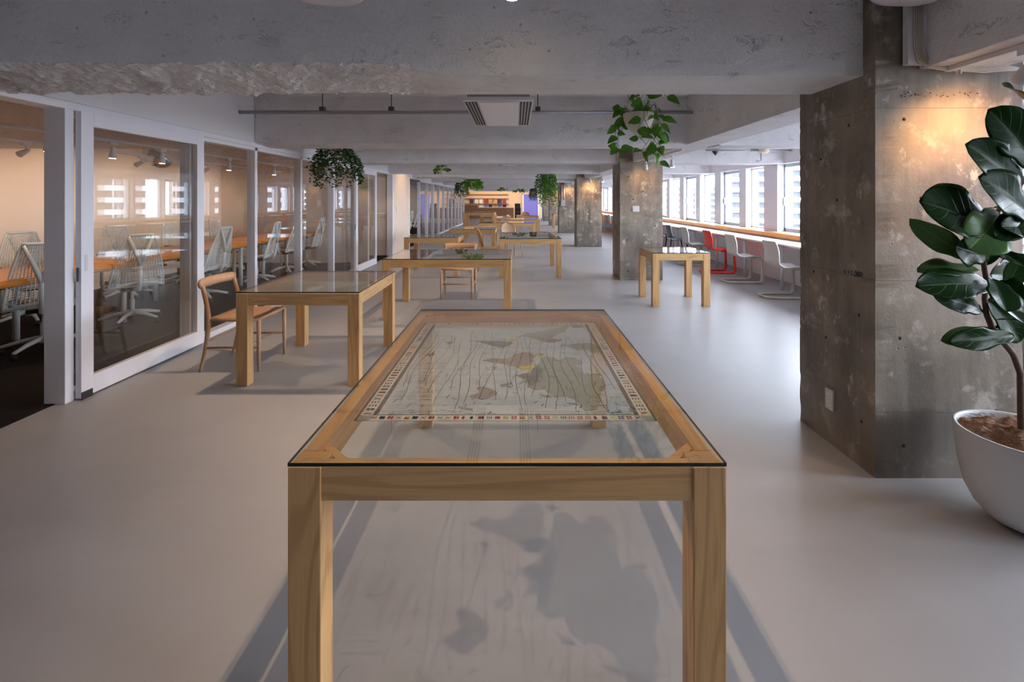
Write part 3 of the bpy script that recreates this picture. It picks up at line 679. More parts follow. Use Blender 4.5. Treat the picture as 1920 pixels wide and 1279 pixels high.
# ------------------------------------------------------------------ cantilever chairs at the window counter
def make_cant(shell, legm, name='cantilever_chair'):
    t = thing(name, '', 'chair')
    prof = [(.235, .452), (.18, .462), (.08, .455), (-.03, .448), (-.10, .452), (-.155, .475), (-.19, .525), (-.205, .60), (-.225, .70), (-.25, .79), (-.265, .845)]
    def shellf(u, v):
        k = v * (len(prof) - 1); i = min(int(k), len(prof) - 2); f = k - i
        y = prof[i][0] * (1 - f) + prof[i + 1][0] * f; z = prof[i][1] * (1 - f) + prof[i + 1][1] * f
        a = 2 * u - 1; w = .215 - .012 * v
        if v > .9: w *= 1 - .12 * ((v - .9) / .1) ** 2
        if v < .08: w *= .94
        if v > .55: y += .035 * a * a * min(1, (v - .55) * 4); 
        else: z += .018 * abs(a) ** 3 * 1.0
        return (a * w, y, z)
    MB().grid(shellf, 12, 30).build('seat_shell', shell, t, solid=.014)
    b = MB()
    for s in (-1, 1):
        pts = [(s * .12, .02, .440), (s * .165, .16, .440), (s * .185, .215, .435), (s * .195, .24, .40), (s * .20, .245, .30), (s * .205, .25, .15), (s * .208, .25, .07), (s * .205, .225, .028), (s * .20, .17, .018), (s * .18, -.10, .018), (s * .15, -.25, .018), (s * .10, -.32, .018), (0, -.335, .018)]
        b.ribbon(pts, [.045] * len(pts), [.022, .024, .026, .028, .03, .036, .044, .04, .034, .032, .03, .03, .03], side=(1, 0, 0) if False else None) if False else b.tube(pts, [.020, .021, .022, .022, .022, .026, .03, .028, .024, .021, .020, .020, .020], 10)
    b.build('cantilever_frame', legm, t)
    return t
CX = 4.0
cw = make_cant('chair_white', 'chair_leg_white'); cr = make_cant('chair_red', 'chair_red'); co = make_cant('chair_orange', 'chair_orange')
place(cw, False, (CX, 7.22, 0), R(-90), 'white cantilever chair nearest the camera at the counter, partly hidden by the nearest column')
place(cw, True, (CX, 8.56, 0), R(-90), 'white cantilever chair between the red chair and the nearest white one')
place(cr, False, (CX + .03, 9.68, 0), R(-90), 'bright red cantilever chair at the window counter')
place(cw, True, (CX - .02, 10.85, 0), R(-90), 'white cantilever chair between the red chair and the dark grey chair')
place(cw, True, (CX + .1, 13.2, 0), R(-90), 'white cantilever chair beyond the dark grey chair, mostly behind the second column')
place(co, False, (CX + .05, 21.6, 0), R(-90), 'orange cantilever chair seen between the second and third columns')
place(cw, True, (CX + .1, 20.2, 0), R(-90), 'far white cantilever chair beside the orange one')
place(cr, True, (CX + .1, 16.8, 0), R(-90), 'red cantilever chair farther along the counter behind the second column')
def make_side(mat, legm):
    t = thing('side_chair', '', 'chair')
    def back(u, v): a = 2 * u - 1; return (a * (.2 - .02 * v), -.2 - .06 * v + .04 * a * a, .52 + .31 * v)
    MB().grid(back, 8, 8).build('backrest', mat, t, solid=.014)
    MB().grid(lambda u, v: ((2 * u - 1) * .205, -.19 + .4 * v, .455 + .015 * (2 * u - 1) ** 2), 6, 6).build('seat', mat, t, solid=.016)
    for sx in (-1, 1):
        MB().tube([(sx * .22, -.26, 0), (sx * .19, -.2, .44), (sx * .18, -.22, .6)], [.011, .017, .013], 8).build('leg', legm, t)
        MB().tube([(sx * .22, .24, 0), (sx * .19, .17, .45)], [.011, .018], 8).build('leg', legm, t)
    return t
sg = make_side('chair_grey', 'black_plastic'); sp = make_side('chair_pale', 'chair_white')
place(sg, False, (CX - .0, 12.05, 0), R(-90), 'dark grey four legged chair at the window counter')
place(sp, False, (CX - .35, 13.9, 0), R(-80), 'pale grey chair just beyond the dark grey one, by the second column')
# counter
ct = thing('window_counter', 'long white window counter on white round legs', 'counter', (4.2, 0, 0))
b = MB(); b.box(0, .545, -3, 36, .723, .75); b.build('worktop', 'desk_white', ct, bevel=.002)
MB().box(0.004, .02, -3, 36, .705, .723).build('plywood_edge', 'counter_wood', ct)
for k in range(24):
    y = 2.7 + 1.27 * k
    MB().tube([(.075, y, 0), (.075, y, .72)], .028, 14).build('leg', 'white_metal', ct)
# ------------------------------------------------------------------ track lights
def spot_thing(loc, aim, label, power, angle=70, blend=.6, glow=True, drop=.09, rad=.014, color=(1.0, .70, .45), tail=None, cat='spotlight', group=None):
    loc = Vector(loc); aim = Vector(aim)
    t = thing('track_spotlight', label, cat, loc, 0, group)
    d = (aim - loc).normalized()
    b = MB(); b.box(-.018, .018, -.05, .05, drop - .03, drop); b.build('adapter', 'white_metal', t, bevel=.003)
    MB().tube([(0, 0, drop - .03), (0, 0, .012)], .007, 8).build('stem', 'white_metal', t)
    h = MB(); h.tube([-d * .035, -d * .03, -d * 0, d * .015, d * .06, d * .085], [.012, .022, .024, .026, .034, .036], 16); hd = h.build('lamp_head', 'white_metal', t)
    h = MB(); h.tube([d * .0855, d * .088], .029, 16); h.build('bulb', 'bulb_glow', hd)
    if power:
        ld = bpy.data.lights.new('spot_light', 'SPOT'); ld.energy = power * LAMP; ld.color = color; ld.spot_size = R(angle); ld.spot_blend = blend; ld.shadow_soft_size = rad
        lo = bpy.data.objects.new('spot_light', ld); COL.objects.link(lo); lo.parent = t; lo.location = d * .10
        lo.rotation_euler = d.to_track_quat('-Z', 'Y').to_euler()
    return t
# over the tables (most sit up in the bays behind the beams)
TS = [((-.02, 2.25, 2.475), (-.02, 2.25, 0), 'bright spotlight peeking in at the top edge above the foreground table', 225),
      ((-1.68, 4.14, 2.56), (-1.66, 4.2, 0), 'spotlight above the left glass table, up behind the nearest beam', 210),
      ((-.85, 6.75, 2.56), (-.85, 6.5, 0), 'spotlight above the wide glass table, up behind the second beam', 170),
      ((-1.6, 9.75, 2.58), (-1.6, 9.7, 0), 'spotlight above the table by the peach wall, behind the third beam', 110),
      ((.3, 9.95, 2.6), (.3, 9.8, 0), 'spotlight above the mid hall table, behind the third beam', 110),
      ((-1.1, 13.0, 2.6), (-1.1, 12.6, 0), 'spotlight behind the fourth beam', 110),
      ((-.3, 16.3, 2.6), (-.3, 15.9, 0), 'spotlight behind the fifth beam', 110),
      ((.3, 19.4, 2.6), (.3, 18.6, 0), 'spotlight behind the sixth beam, right one', 100),
      ((-1.4, 19.4, 2.6), (-1.4, 18.8, 0), 'spotlight behind the sixth beam, left one', 100),
      ((.4, 23.0, 2.6), (.4, 22.6, 0), 'spotlight behind the seventh beam', 100),
      ((-1.5, 26.0, 2.6), (-1.5, 25.6, 0), 'spotlight behind the eighth beam, left one', 100),
      ((.4, 29.0, 2.6), (.4, 29, 0), 'spotlight behind the ninth beam', 100),
      ((-3.0, 37.6, 2.6), (-3.0, 39.8, 1.2), 'wall washing spotlight at the far end, left one', 260),
      ((-1.0, 37.6, 2.6), (-1.0, 39.8, 1.2), 'wall washing spotlight at the far end, middle one', 260),
      ((.3, 37.6, 2.6), (.3, 39.8, 1.4), 'wall washing spotlight at the far end, right one', 160),
      ]
for i, (l, a, lb, p) in enumerate(TS): spot_thing(l, a, lb, p * (1.5 if i < 12 else 1), 100 if i < 12 else 140, .85, drop=CEIL - l[2] if l[2] > 2.4 else .09)
# columns
for k, y0 in enumerate(COLS):
    p = [85, 28, 75, 55, 90, 60][k]
    spot_thing((2.22, y0 - .44, 2.035), (2.34, y0 + .05, 1.62), 'white spotlight aimed at the face of the %s concrete column' % names[k], p, 120, 1.0, drop=.075, rad=.02, color=(1.0, .53, .20))
    struct(MB().box(2.20, 2.235, y0 - 2.3, y0 - .03, 2.108, 2.131).build('track_rail', 'white_metal', bevel=.002), 'white lighting track under the long beam before the %s column' % names[k], 'lighting track')
spot_thing((2.36, 7.32, 2.03), (2.5, 7.4, 0), 'lit spotlight hanging over the window aisle beside the second column', 30, 100, .8, drop=.09)
for k, yy in enumerate((13.2, 19.3)): spot_thing((2.36, yy, 2.03), (2.5, yy, 0), 'lit spotlight over the window aisle near the %s column' % ('third', 'fourth')[k], 25, 100, .8)
# meeting room
for j, (X, lb) in enumerate(((-4.35, 'nearer'), (-5.35, 'rear'))):
    o = MB().box(X - .017, X + .017, 1.5, 11.0, 2.075, 2.10).build('track_rail', 'white_metal'); struct(o, 'pale lighting track in the meeting room, ' + lb + ' one', 'lighting track')
nk = 0
ordn = ['first', 'second', 'third', 'fourth', 'fifth', 'sixth', 'seventh', 'eighth']
for X, yl in ((-4.35, (3.0, 4.5, 5.22, 5.95, 7.33, 8.7, 9.6)), (-5.35, (2.6, 5.28, 6.9, 8.4, 10.2))):
    for i, yy in enumerate(yl):
        lit = (X > -5) or i in (0, 2, 4)
        wallward = X < -5
        aim = (-6.8, yy, 1.25) if wallward else (X - .15, yy, 0)
        spot_thing((X, yy, 1.985), aim, 'spotlight on the %s meeting room track, %s from the camera' % ('rear' if wallward else 'nearer', ordn[i]), 95 if wallward else (60 if i % 2 else 35), 110, .9, drop=.09)
for k, (X, yy) in enumerate(((-4.6, 16.5), (-4.8, 19.5), (-4.8, 23), (-4.8, 27))):
    spot_thing((X, yy, 2.4), (X, yy, 0), 'spotlight inside the far meeting room, %s from the camera' % ordn[k], 90, 140, .8, drop=CEIL - 2.4)
spot_thing((-3.7, 12.0, 2.5), (-3.75, 12.1, 0), 'spotlight in the corridor opening', 30, 150, .8, drop=CEIL - 2.5)
spot_thing((-2.3, 13.5, 2.5), (-3.2, 13.6, 1.4), 'spotlight washing the peach wall', 70, 120, .9, drop=CEIL - 2.5)
# steel dome added to stand in for a domed reflection in the partition glass
t = thing('dome_reflection', 'polished steel half dome added in the meeting room in place of a glass reflection', 'reflection stand-in', (-4.75, 6.45, 1.98))
b = MB(); prof = [(.15 * math.cos(a), .15 * math.sin(a) - .02) for a in [R(90) * i / 10 for i in range(10)]] + [(.012, .13)]
b.lathe(prof, n=28); o = b.build('dome', 'steel', t, solid=.004); o.rotation_euler = (R(150), R(25), 0); o.location = (0, 0, .03)
MB().tube([(0, 0, .16), (0, 0, .73)], .006, 8).build('rod', 'dark_steel', t)
# ------------------------------------------------------------------ meeting room furniture
def meet_table(x0, x1, y0, y1, label):
    t = thing('meeting_table', label, 'table', ((x0 + x1) / 2, y0, 0))
    X = (x1 - x0) / 2; L = y1 - y0
    MB().box(-X, X, 0, L, .672, .74).build('tabletop', 'orange_wood', t, bevel=.026)
    for sx in (-1, 1):
        for yy in (.35, L / 2, L - .35): MB().tube([(sx * (X - .18), yy, 0), (sx * (X - .18), yy, .675)], .03, 14).build('leg', 'task_white', t)
    MB().box(-X + .2, X - .2, .3, L - .3, .63, .66).build('cable_tray', 'black_plastic', t)
meet_table(-5.35, -4.46, 1.2, 5.35, 'long orange wood meeting table seen through the open doorway')
meet_table(-5.35, -4.46, 5.37, 8.5, 'orange wood meeting table behind the first fixed glass panels')
meet_table(-5.35, -4.46, 8.52, 11.0, 'orange wood meeting table at the far end of the meeting room')
meet_table(-5.4, -4.5, 16.0, 20.0, 'orange wood table in the far glass room')
def make_task():
    t = thing('office_chair', '', 'office chair')
    b = MB()
    for k in range(5):
        a = k * 2 * math.pi / 5 + .3; c, s = math.cos(a), math.sin(a)
        b.tube([(c * .02, s * .02, .125), (c * .16, s * .16, .105), (c * .31, s * .31, .065)], [.026, .022, .016], 8)
    b.tube([(0, 0, .08), (0, 0, .14)], .036, 14); sb = b.build('star_base', 'task_white', t)
    for k in range(5):
        a = k * 2 * math.pi / 5 + .3; c, s = math.cos(a) * .305, math.sin(a) * .305
        MB().tube([(c - .02, s, .030), (c + .02, s, .030)], .0285, 12).build('caster', 'black_plastic', sb)
    MB().tube([(0, 0, .14), (0, 0, .27), (0, 0, .272), (0, 0, .40)], [.026, .026, .017, .017], 12).build('gas_column', 'task_white', t)
    MB().box(-.12, .12, -.13, .12, .385, .425).build('tilt_mechanism', 'black_plastic', t, bevel=.01)
    def seat(u, v):
        a = 2 * u - 1; q = 2 * v - 1; w = .245 * (1 - .12 * q * q) * (1 - .08 * abs(a) ** 3 * abs(q)); return (a * w, q * .23 + .01, .465 - .015 * q * q * (q > 0) + .012 * a * a - .02 * max(0, q - .7))
    MB().grid(seat, 12, 12).build('seat', 'task_white', t, solid=.05)
    def bk(u, v):
        a = 2 * u - 1; w = .262 - .135 * v ** 1.15 + .012 * math.sin(math.pi * v)
        y = -.235 - .11 * v + .055 * math.sin(math.pi * min(1, v * 1.6)) * (1 - a * a) + .045 * a * a * (1 - v)
        return (a * w, y, .49 + .56 * v - .05 * a * a * (1 - v))
    MB().grid(bk, 18, 27).build('mesh_back', 'task_mesh', t, wire=.0125)
    b = MB()
    edge = [bk(u, 0) for u in [i / 12 for i in range(13)]]; b.tube(edge, .016, 8)
    b.tube([bk(u, 1) for u in [i / 8 for i in range(9)]], .015, 8)
    for s in (0, 1): b.tube([bk(s, v / 10) for v in range(11)], .011, 8)
    b.build('back_rim', 'task_white', t)
    b = MB()
    b.tube([(0, -.16, .40), (0, -.27, .42), (0, -.31, .55), (0, -.33, .72)], [.022, .026, .022, .020], 10)
    for s in (-1, 1): b.tube([(0, -.33, .70), (s * .05, -.352, .86), (s * .118, -.352, 1.04)], [.024, .020, .016], 8)
    b.build('y_spine', 'task_white', t)
    for s in (-1, 1):
        b = MB(); b.ribbon([(s * .20, -.02, .42), (s * .27, -.03, .43), (s * .285, -.03, .50), (s * .28, -.02, .64)], [.07, .07, .06, .05], .022, side=(0, 1, 0)); b.build('arm_post', 'task_white', t, bevel=.004)
        MB().box(s * .28 - .04, s * .28 + .04, -.13, .12, .645, .675).build('arm_pad', 'black_plastic', t, bevel=.012)
    return t
tk = make_task()
first = True
near = [(-4.55, 3.2, 60), (-4.55, 4.66, 42), (-4.56, 5.74, 52), (-4.56, 7.05, 86), (-4.56, 8.5, 100), (-4.56, 9.6, 75), (-4.56, 10.5, 95)]
for i, (x, y, a) in enumerate(near):
    lb = ['white web backed office chair outside the frame edge by the open doorway', 'white web backed office chair in the open doorway, half behind the jamb post', 'white web backed office chair seen through the nearest sliding glass door', 'white web backed office chair seen through the glass panel right of the sliding door', 'white web backed office chair behind the third glass panel', 'white web backed office chair behind the fourth glass panel', 'last white web backed office chair at the corridor side of the meeting table'][i]
    place(tk, not first, (x, y, 0), R(a), lb, 'white web backed office chairs'); first = False
far = [(-5.75, 4.4, -110), (-5.78, 5.75, -122), (-5.8, 7.2, -118), (-5.8, 8.5, -100), (-5.8, 9.8, -95)]
for i, (x, y, a) in enumerate(far):
    place(tk, True, (x, y, 0), R(a), 'white office chair on the wall side of the orange tables, %s from the camera' % ordn[i], 'white web backed office chairs')
place(tk, True, (-4.0, 17.0, 0), R(85), 'distant white office chair just inside the far room opening', 'white web backed office chairs')
place(tk, True, (-4.1, 18.5, 0), R(95), 'distant white office chair deeper in the far room', 'white web backed office chairs')
struct(MB().box(-6.78, -6.5, 15.5, 19.0, 0.9, 2.0).build('wall_screen', 'fridge_black'), 'black wall panel in the far room', 'wall panel')
# ------------------------------------------------------------------ AC cassettes, conduits
def cassette(y0, label):
    t = thing('air_conditioner', label, 'air conditioner', (-.15, y0, 2.27))
    b = MB(); b.box(-.26, .26, .05, 1.30, .03, .45); b.build('body', 'rail_grey', t)
    MB().box(-.295, .295, 0, 1.35, 0, .03).build('panel', 'white_metal', t, bevel=.004)
    MB().box(-.165, .165, .04, 1.31, -.012, 0).build('center_panel', 'door_white', t, bevel=.004)
    for s in (-1, 1):
        b = MB()
        for i in range(4):
            x = s * (.19 + i * .027); b.box(x - .009, x + .009, .06, 1.29, -.004, -.0005)
        b.build('louver', 'slot_dark', t)
cassette(3.98, 'white ceiling air conditioner unit between the nearest two beams'); cassette(10.15, 'distant white ceiling air conditioner unit between farther beams')
t = thing('conduit_pipe', 'grey conduit pipe running across the ceiling bay in front of the second beam', 'pipe', (0, 5.62, 2.47))
MB().tube([(-3.215, 0, 0), (2.05, 0, 0)], .022, 12).build('pipe', 'rail_grey', t)
for x in (-2.25, -1.45, .25, 1.4):
    b = MB(); b.tube([(x, 0, .02), (x, 0, .25)], .006, 6); b.box(x - .03, x + .03, -.03, .03, .01, .06); b.build('hanger', 'dark_steel', t)
t = thing('aisle_conduit', 'thin conduit pipe under the window aisle ceiling', 'pipe', (0, 8.55, 2.33))
MB().tube([(3.35, 0, 0), (4.85, 0, 0)], .014, 10).build('pipe', 'rail_grey', t); MB().box(4.15, 4.35, -.03, .03, -.02, .028).build('junction_box', 'rail_grey', t)
t = thing('smoke_detector', 'small black cone shaped detector over the window aisle', 'detector', (3.55, 8.62, 2.30))
MB().lathe([(0, -.06), (.02, -.045), (.055, 0), (.06, .05)], n=20).build('cone', 'black_plastic', t)
t = thing('heat_detector', 'cream round detector over the window aisle', 'detector', (4.3, 8.4, 2.28))
MB().lathe([(0, -.01), (.07, -.008), (.085, .02), (.085, .07)], n=24).build('housing', 'cream_plastic', t)
MB().tube([(0, .1, .02), (0, .1, -.14), (-.08, .1, -.15)], .012, 8).build('bracket', 'rail_grey', t)
# switch box on the 4th column
t = thing('switch_box', 'grey switch box with two conduits on the fourth column', 'switch box', (2.03, COLS[3] - .03, 1.2))
MB().box(-.09, .09, -.05, .03, -.02, .25).build('box', 'rail_grey', t, bevel=.004)
for s in (-.04, .05): MB().tube([(s, -.01, .25), (s, -.01, .92)], .016, 8).build('conduit', 'white_metal', t)
# wifi unit and cables at the nearest column
t = thing('ceiling_speaker', 'white vented unit at the top of the nearest column', 'speaker', (1.92, 2.30, 2.42))
b = MB(); b.grid(lambda u, v: ((2 * u - 1) * .15 * (1 - .1 * (2 * v - 1) ** 4), (2 * v - 1) * .13, .03 * abs(2 * u - 1) ** 4 + .02 * abs(2 * v - 1) ** 4), 16, 10)
b.grid(lambda u, v: ((2 * u - 1) * .15, (2 * v - 1) * .13, .10), 2, 2); b.build('housing', 'white_metal', t, solid=.03)
b = MB()
for i in range(12): b.box(-.09 + i * .015, -.083 + i * .015, -.126, -.118, .0, .02)
b.build('vent_slot', 'slot_dark', t)
MB().tube([(0, 0, .08), (0, 0, .30)], .02, 10).build('stem', 'white_metal', t)
t = thing('cable_bundle', 'bundle of beige cables running down the beam corner and along under it', 'cables', (2.05, 2.48, 2.1))
for i in range(5):
    dx = .011 * i; b = MB()
    b.tube([(-.02 + dx, -.012, .55), (-.02 + dx, -.012, .25), (-.018 + dx, -.012, .13), (.00 + dx, -.012, .06 + .004 * i), (.05 + dx, -.012, .025), (.14, -.012, .012 + .004 * i), (.23, -.016, .008 + .005 * i), (.33, -.02, .0 + .011 * i), (.45, -.02, .01 + .005 * i), (.55, -.02, .012)], .0048, 8); b.build('cable', 'cable_beige', t)
b = MB(); b.tube([(.20, -.03, -.01), (.20, -.03, .035)], .006, 8); b.tube([(.20, -.006, -.01), (.20, -.006, .035)], .006, 8); b.build('cable_tie', 'cable_beige', t)
MB().box(-.045, .05, -.004, .03, .045, .6).build('backing_strip', 'white_metal', t)
# white rounded fixture at the top edge of the picture
t = thing('ceiling_duct', 'white rounded panel edge at the top of the picture', 'ceiling fixture', (-.90, 2.25, 2.405))
MB().lathe([(0, 0), (.13, .002), (.185, .012), (.20, .035), (.20, .08), (0, .08)], n=40).build('cover', 'white_metal', t)
MB().tube([(0, 0, .08), (0, 0, .315)], .05, 16).build('stem', 'white_metal', t)
# ------------------------------------------------------------------ leaves
def leaf_mesh(base, tip, width, normal, fold=.25, droop=.1, wavy=.03, nu=8, nv=14, shape='fig', store=None):
    base, tip, normal = Vector(base), Vector(tip), Vector(normal)
    a = tip - base; L = a.length; ah = a.normalized(); s = ah.cross(normal).normalized(); n = s.cross(ah).normalized()
    vs, fs, uv = [], [], []; ph = random.uniform(0, 6)
    for j in range(nv + 1):
        t_ = j / nv
        if shape == 'fig': w = (math.sin(math.pi * t_ ** .85) ** .55) * (.50 + .50 * min(1, t_ * 1.25) - .16 * math.exp(-((t_ - .36) / .12) ** 2))
        else: w = math.sin(math.pi * t_ ** .62) ** .8 if t_ < 1 else 0
        if j == 0: w = .02
        if j == nv: w = .02
        for i in range(nu + 1):
            u = 2 * i / nu - 1
            off = fold * abs(u) * w * width * .5 + wavy * L * math.sin(t_ * 9 + ph + (2 if u > 0 else 0)) * abs(u) ** 2 * w
            p = base + ah * (L * t_) + s * (u * w * width / 2) + n * (off - droop * L * (t_ - .1) ** 2)
            vs.append(p); uv.append((.5 + u / 2, t_))
    for j in range(nv):
        for i in range(nu): k = j * (nu + 1) + i; fs.append((k, k + 1, k + nu + 2, k + nu + 1))
    if store is not None:
        o = len(store[0]); store[0].extend(vs); store[1].extend([tuple(i + o for i in f) for f in fs]); store[2].extend(uv)
    return vs, fs, uv
def uvobj(name, vs, fs, uv, mat, parent, solid=0):
    me = bpy.data.meshes.new(name); me.from_pydata([tuple(v) for v in vs], [], fs); me.materials.append(M[mat])
    l = me.uv_layers.new(name='UVMap'); d = [0.0] * (len(me.loops) * 2)
    idx = [0] * len(me.loops); me.loops.foreach_get('vertex_index', idx)
    for k, i in enumerate(idx): d[2 * k], d[2 * k + 1] = uv[i]
    l.data.foreach_set('uv', d); me.polygons.foreach_set('use_smooth', [True] * len(me.polygons)); me.update()
    o = bpy.data.objects.new(name, me); COL.objects.link(o); o.parent = parent
    if solid: md = o.modifiers.new('solid', 'SOLIDIFY'); md.thickness = solid
    return o
# ------------------------------------------------------------------ fiddle leaf fig
PX, PYY = 2.275, 2.15
pt = thing('planter', 'large pale grey rounded planter at the right edge in front of the nearest column', 'planter', (PX, PYY, 0))
prof = [(0, 0.005), (.06, .004), (.10, .008), (.145, .03), (.185, .075), (.215, .14), (.235, .23), (.246, .33), (.252, .405), (.250, .412), (.240, .412), (.236, .40), (.225, .30), (.20, .2)]
MB().lathe(prof, n=64).build('pot', 'pot_grey', pt)
b = MB()
def cf(u, v):
    a = 2 * math.pi * u; r = .236 * v; x, y = r * math.cos(a), r * math.sin(a)
    return (x, y, .368 + .05 * (1 - v ** 3) + .03 * noise.noise(Vector((x * 12, y * 12, 1))) + .018 * noise.noise(Vector((x * 40, y * 40, 2))))
b.grid(cf, 60, 24, 0)
rf = random.Random(3)
for i in range(520):
    a = rf.uniform(0, 6.28); r = .225 * math.sqrt(rf.random()); x, y = r * math.cos(a), r * math.sin(a); z = cf(a / 6.283, r / .236)[2]
    th = rf.uniform(0, 6.28); L = rf.uniform(.015, .05); c1 = rf.uniform(-1.5, 1.5); pts = []
    for k in range(5):
        pts.append((x, y, z + .002 + .007 * math.sin(math.pi * k / 4))); x += L / 4 * math.cos(th); y += L / 4 * math.sin(th); th += c1
        rr_ = math.hypot(x, y)
        if rr_ > .228: x *= .228 / rr_; y *= .228 / rr_
    b.tube(pts, .0009, 4)
o = b.build('coir_mulch', 'coir', pt); o['kind'] = 'stuff'
fig = thing('fiddle_leaf_fig', 'fiddle leaf fig tree with big dark glossy leaves in the grey planter', 'plant', (PX, PYY, .40))
org = Vector((PX, PYY, .40))
def G(px, py, y=2.15): return P(px, py, y) - org
trunk = [P(1915, 830, 2.14), P(1914, 760, 2.14), P(1913, 700, 2.15), P(1900, 665, 2.15), P(1880, 640, 2.15), P(1860, 615, 2.15), P(1850, 590, 2.15), P(1846, 560, 2.15), P(1850, 530, 2.15), P(1845, 500, 2.15), P(1842, 470, 2.15), P(1850, 430, 2.15), P(1872, 395, 2.15), P(1900, 370, 2.16), P(1925, 330, 2.16), P(1945, 270, 2.16)]
MB().tube([p - org for p in trunk], [.013, .0125, .012, .012, .012, .0115, .011, .0105, .010, .010, .0095, .009, .009, .0085, .008, .0075], 12).build('trunk', 'bark', fig)
b = MB()
for pts in ([(1862, 618), (1880, 605), (1905, 600)], [(1850, 590), (1838, 580), (1835, 572)], [(1852, 565), (1868, 552), (1885, 545)]):
    b.tube([G(*q) for q in pts], [.006, .005, .004], 8)
b.build('branch', 'bark', fig)
# (base px,py,y) (tip px,py,y) width m, normal, underside?
LV = [((1862, 432, 2.13), (1746, 372, 2.02), .21, (.25, -1, .35), 0), ((1876, 398, 2.12), (1832, 462, 1.98), .17, (-.1, -1, .3), 1),
      ((1835, 492, 2.12), (1716, 424, 2.02), .085, (.3, -.7, -.9), 1), ((1838, 505, 2.13), (1730, 498, 2.05), .085, (0, -.6, .9), 1),
      ((1862, 535, 2.10), (1738, 527, 1.95), .125, (.1, -.8, .6), 0), ((1842, 583, 2.13), (1765, 548, 2.02), .10, (0, -.9, .35), 0),
      ((1905, 628, 2.10), (1798, 640, 1.98), .080, (0, -.9, .35), 0), ((1870, 620, 2.16), (1776, 636, 2.10), .07, (0, -.9, .5), 1),
      ((1918, 345, 2.12), (1832, 270, 2.0), .14, (-.3, -1, .2), 0), ((1950, 320, 2.1), (1872, 205, 2.02), .17, (-.2, -1, .1), 0),
      ((1935, 410, 2.10), (1856, 330, 2.0), .16, (.3, -1, .1), 0), ((1932, 200, 2.1), (1896, 152, 1.99), .09, (-.3, -.6, .6), 0),
      ((1905, 395, 2.18), (1860, 385, 2.28), .08, (0, -1, .3), 0), ((1866, 470, 2.1), (1925, 495, 1.98), .10, (0, -.8, .6), 0),
      ((1850, 480, 2.12), (1806, 465, 2.0), .12, (0, -1, -.1), 0), ((1848, 500, 2.16), (1880, 430, 2.1), .13, (.3, -1, 0), 0),
      ((1852, 540, 2.14), (1920, 560, 2.05), .14, (0, -1, .3), 0), ((1850, 560, 2.15), (1925, 640, 2.1), .13, (.2, -1, .1), 0),
      ((1862, 590, 2.2), (1900, 600, 2.28), .07, (0, -1, .5), 0), ((1930, 395, 2.12), (1880, 440, 2.0), .10, (.3, -1, .5), 0),
      ((1945, 430, 2.12), (1893, 420, 2.0), .09, (.2, -1, .5), 0), ((1855, 515, 2.17), (1905, 520, 2.25), .14, (0, -1, .2), 0),
      ((1860, 520, 2.08), (1895, 580, 1.96), .12, (0, -1, .4), 0), ((1846, 450, 2.2), (1820, 400, 2.3), .12, (0, -1, .2), 0),
      ((1900, 372, 2.2), (1960, 440, 2.2), .17, (0, -1, .2), 0), ((1950, 260, 2.16), (2050, 260, 2.1), .18, (0, -1, .3), 0),
      ((1865, 600, 2.13), (1915, 597, 2.02), .04, (0, -.4, 1), 1), ((1868, 560, 2.18), (1930, 480, 2.1), .13, (.2, -1, 0), 0), ((1856, 560, 2.12), (1925, 600, 1.98), .11, (.3, -1, .5), 0)]
b = MB()
for (bs_, tp, w, nrm, und) in LV:
    A, T = P(*bs_) - org, P(*tp) - org
    vs, fs, uv = leaf_mesh(A.lerp(T, .03), T, w * 1.45, nrm, .22, .14, .032, 10, 20)
    uvobj('leaf', vs, fs, uv, 'fig_leaf_under' if und else 'fig_leaf', fig, .0012)
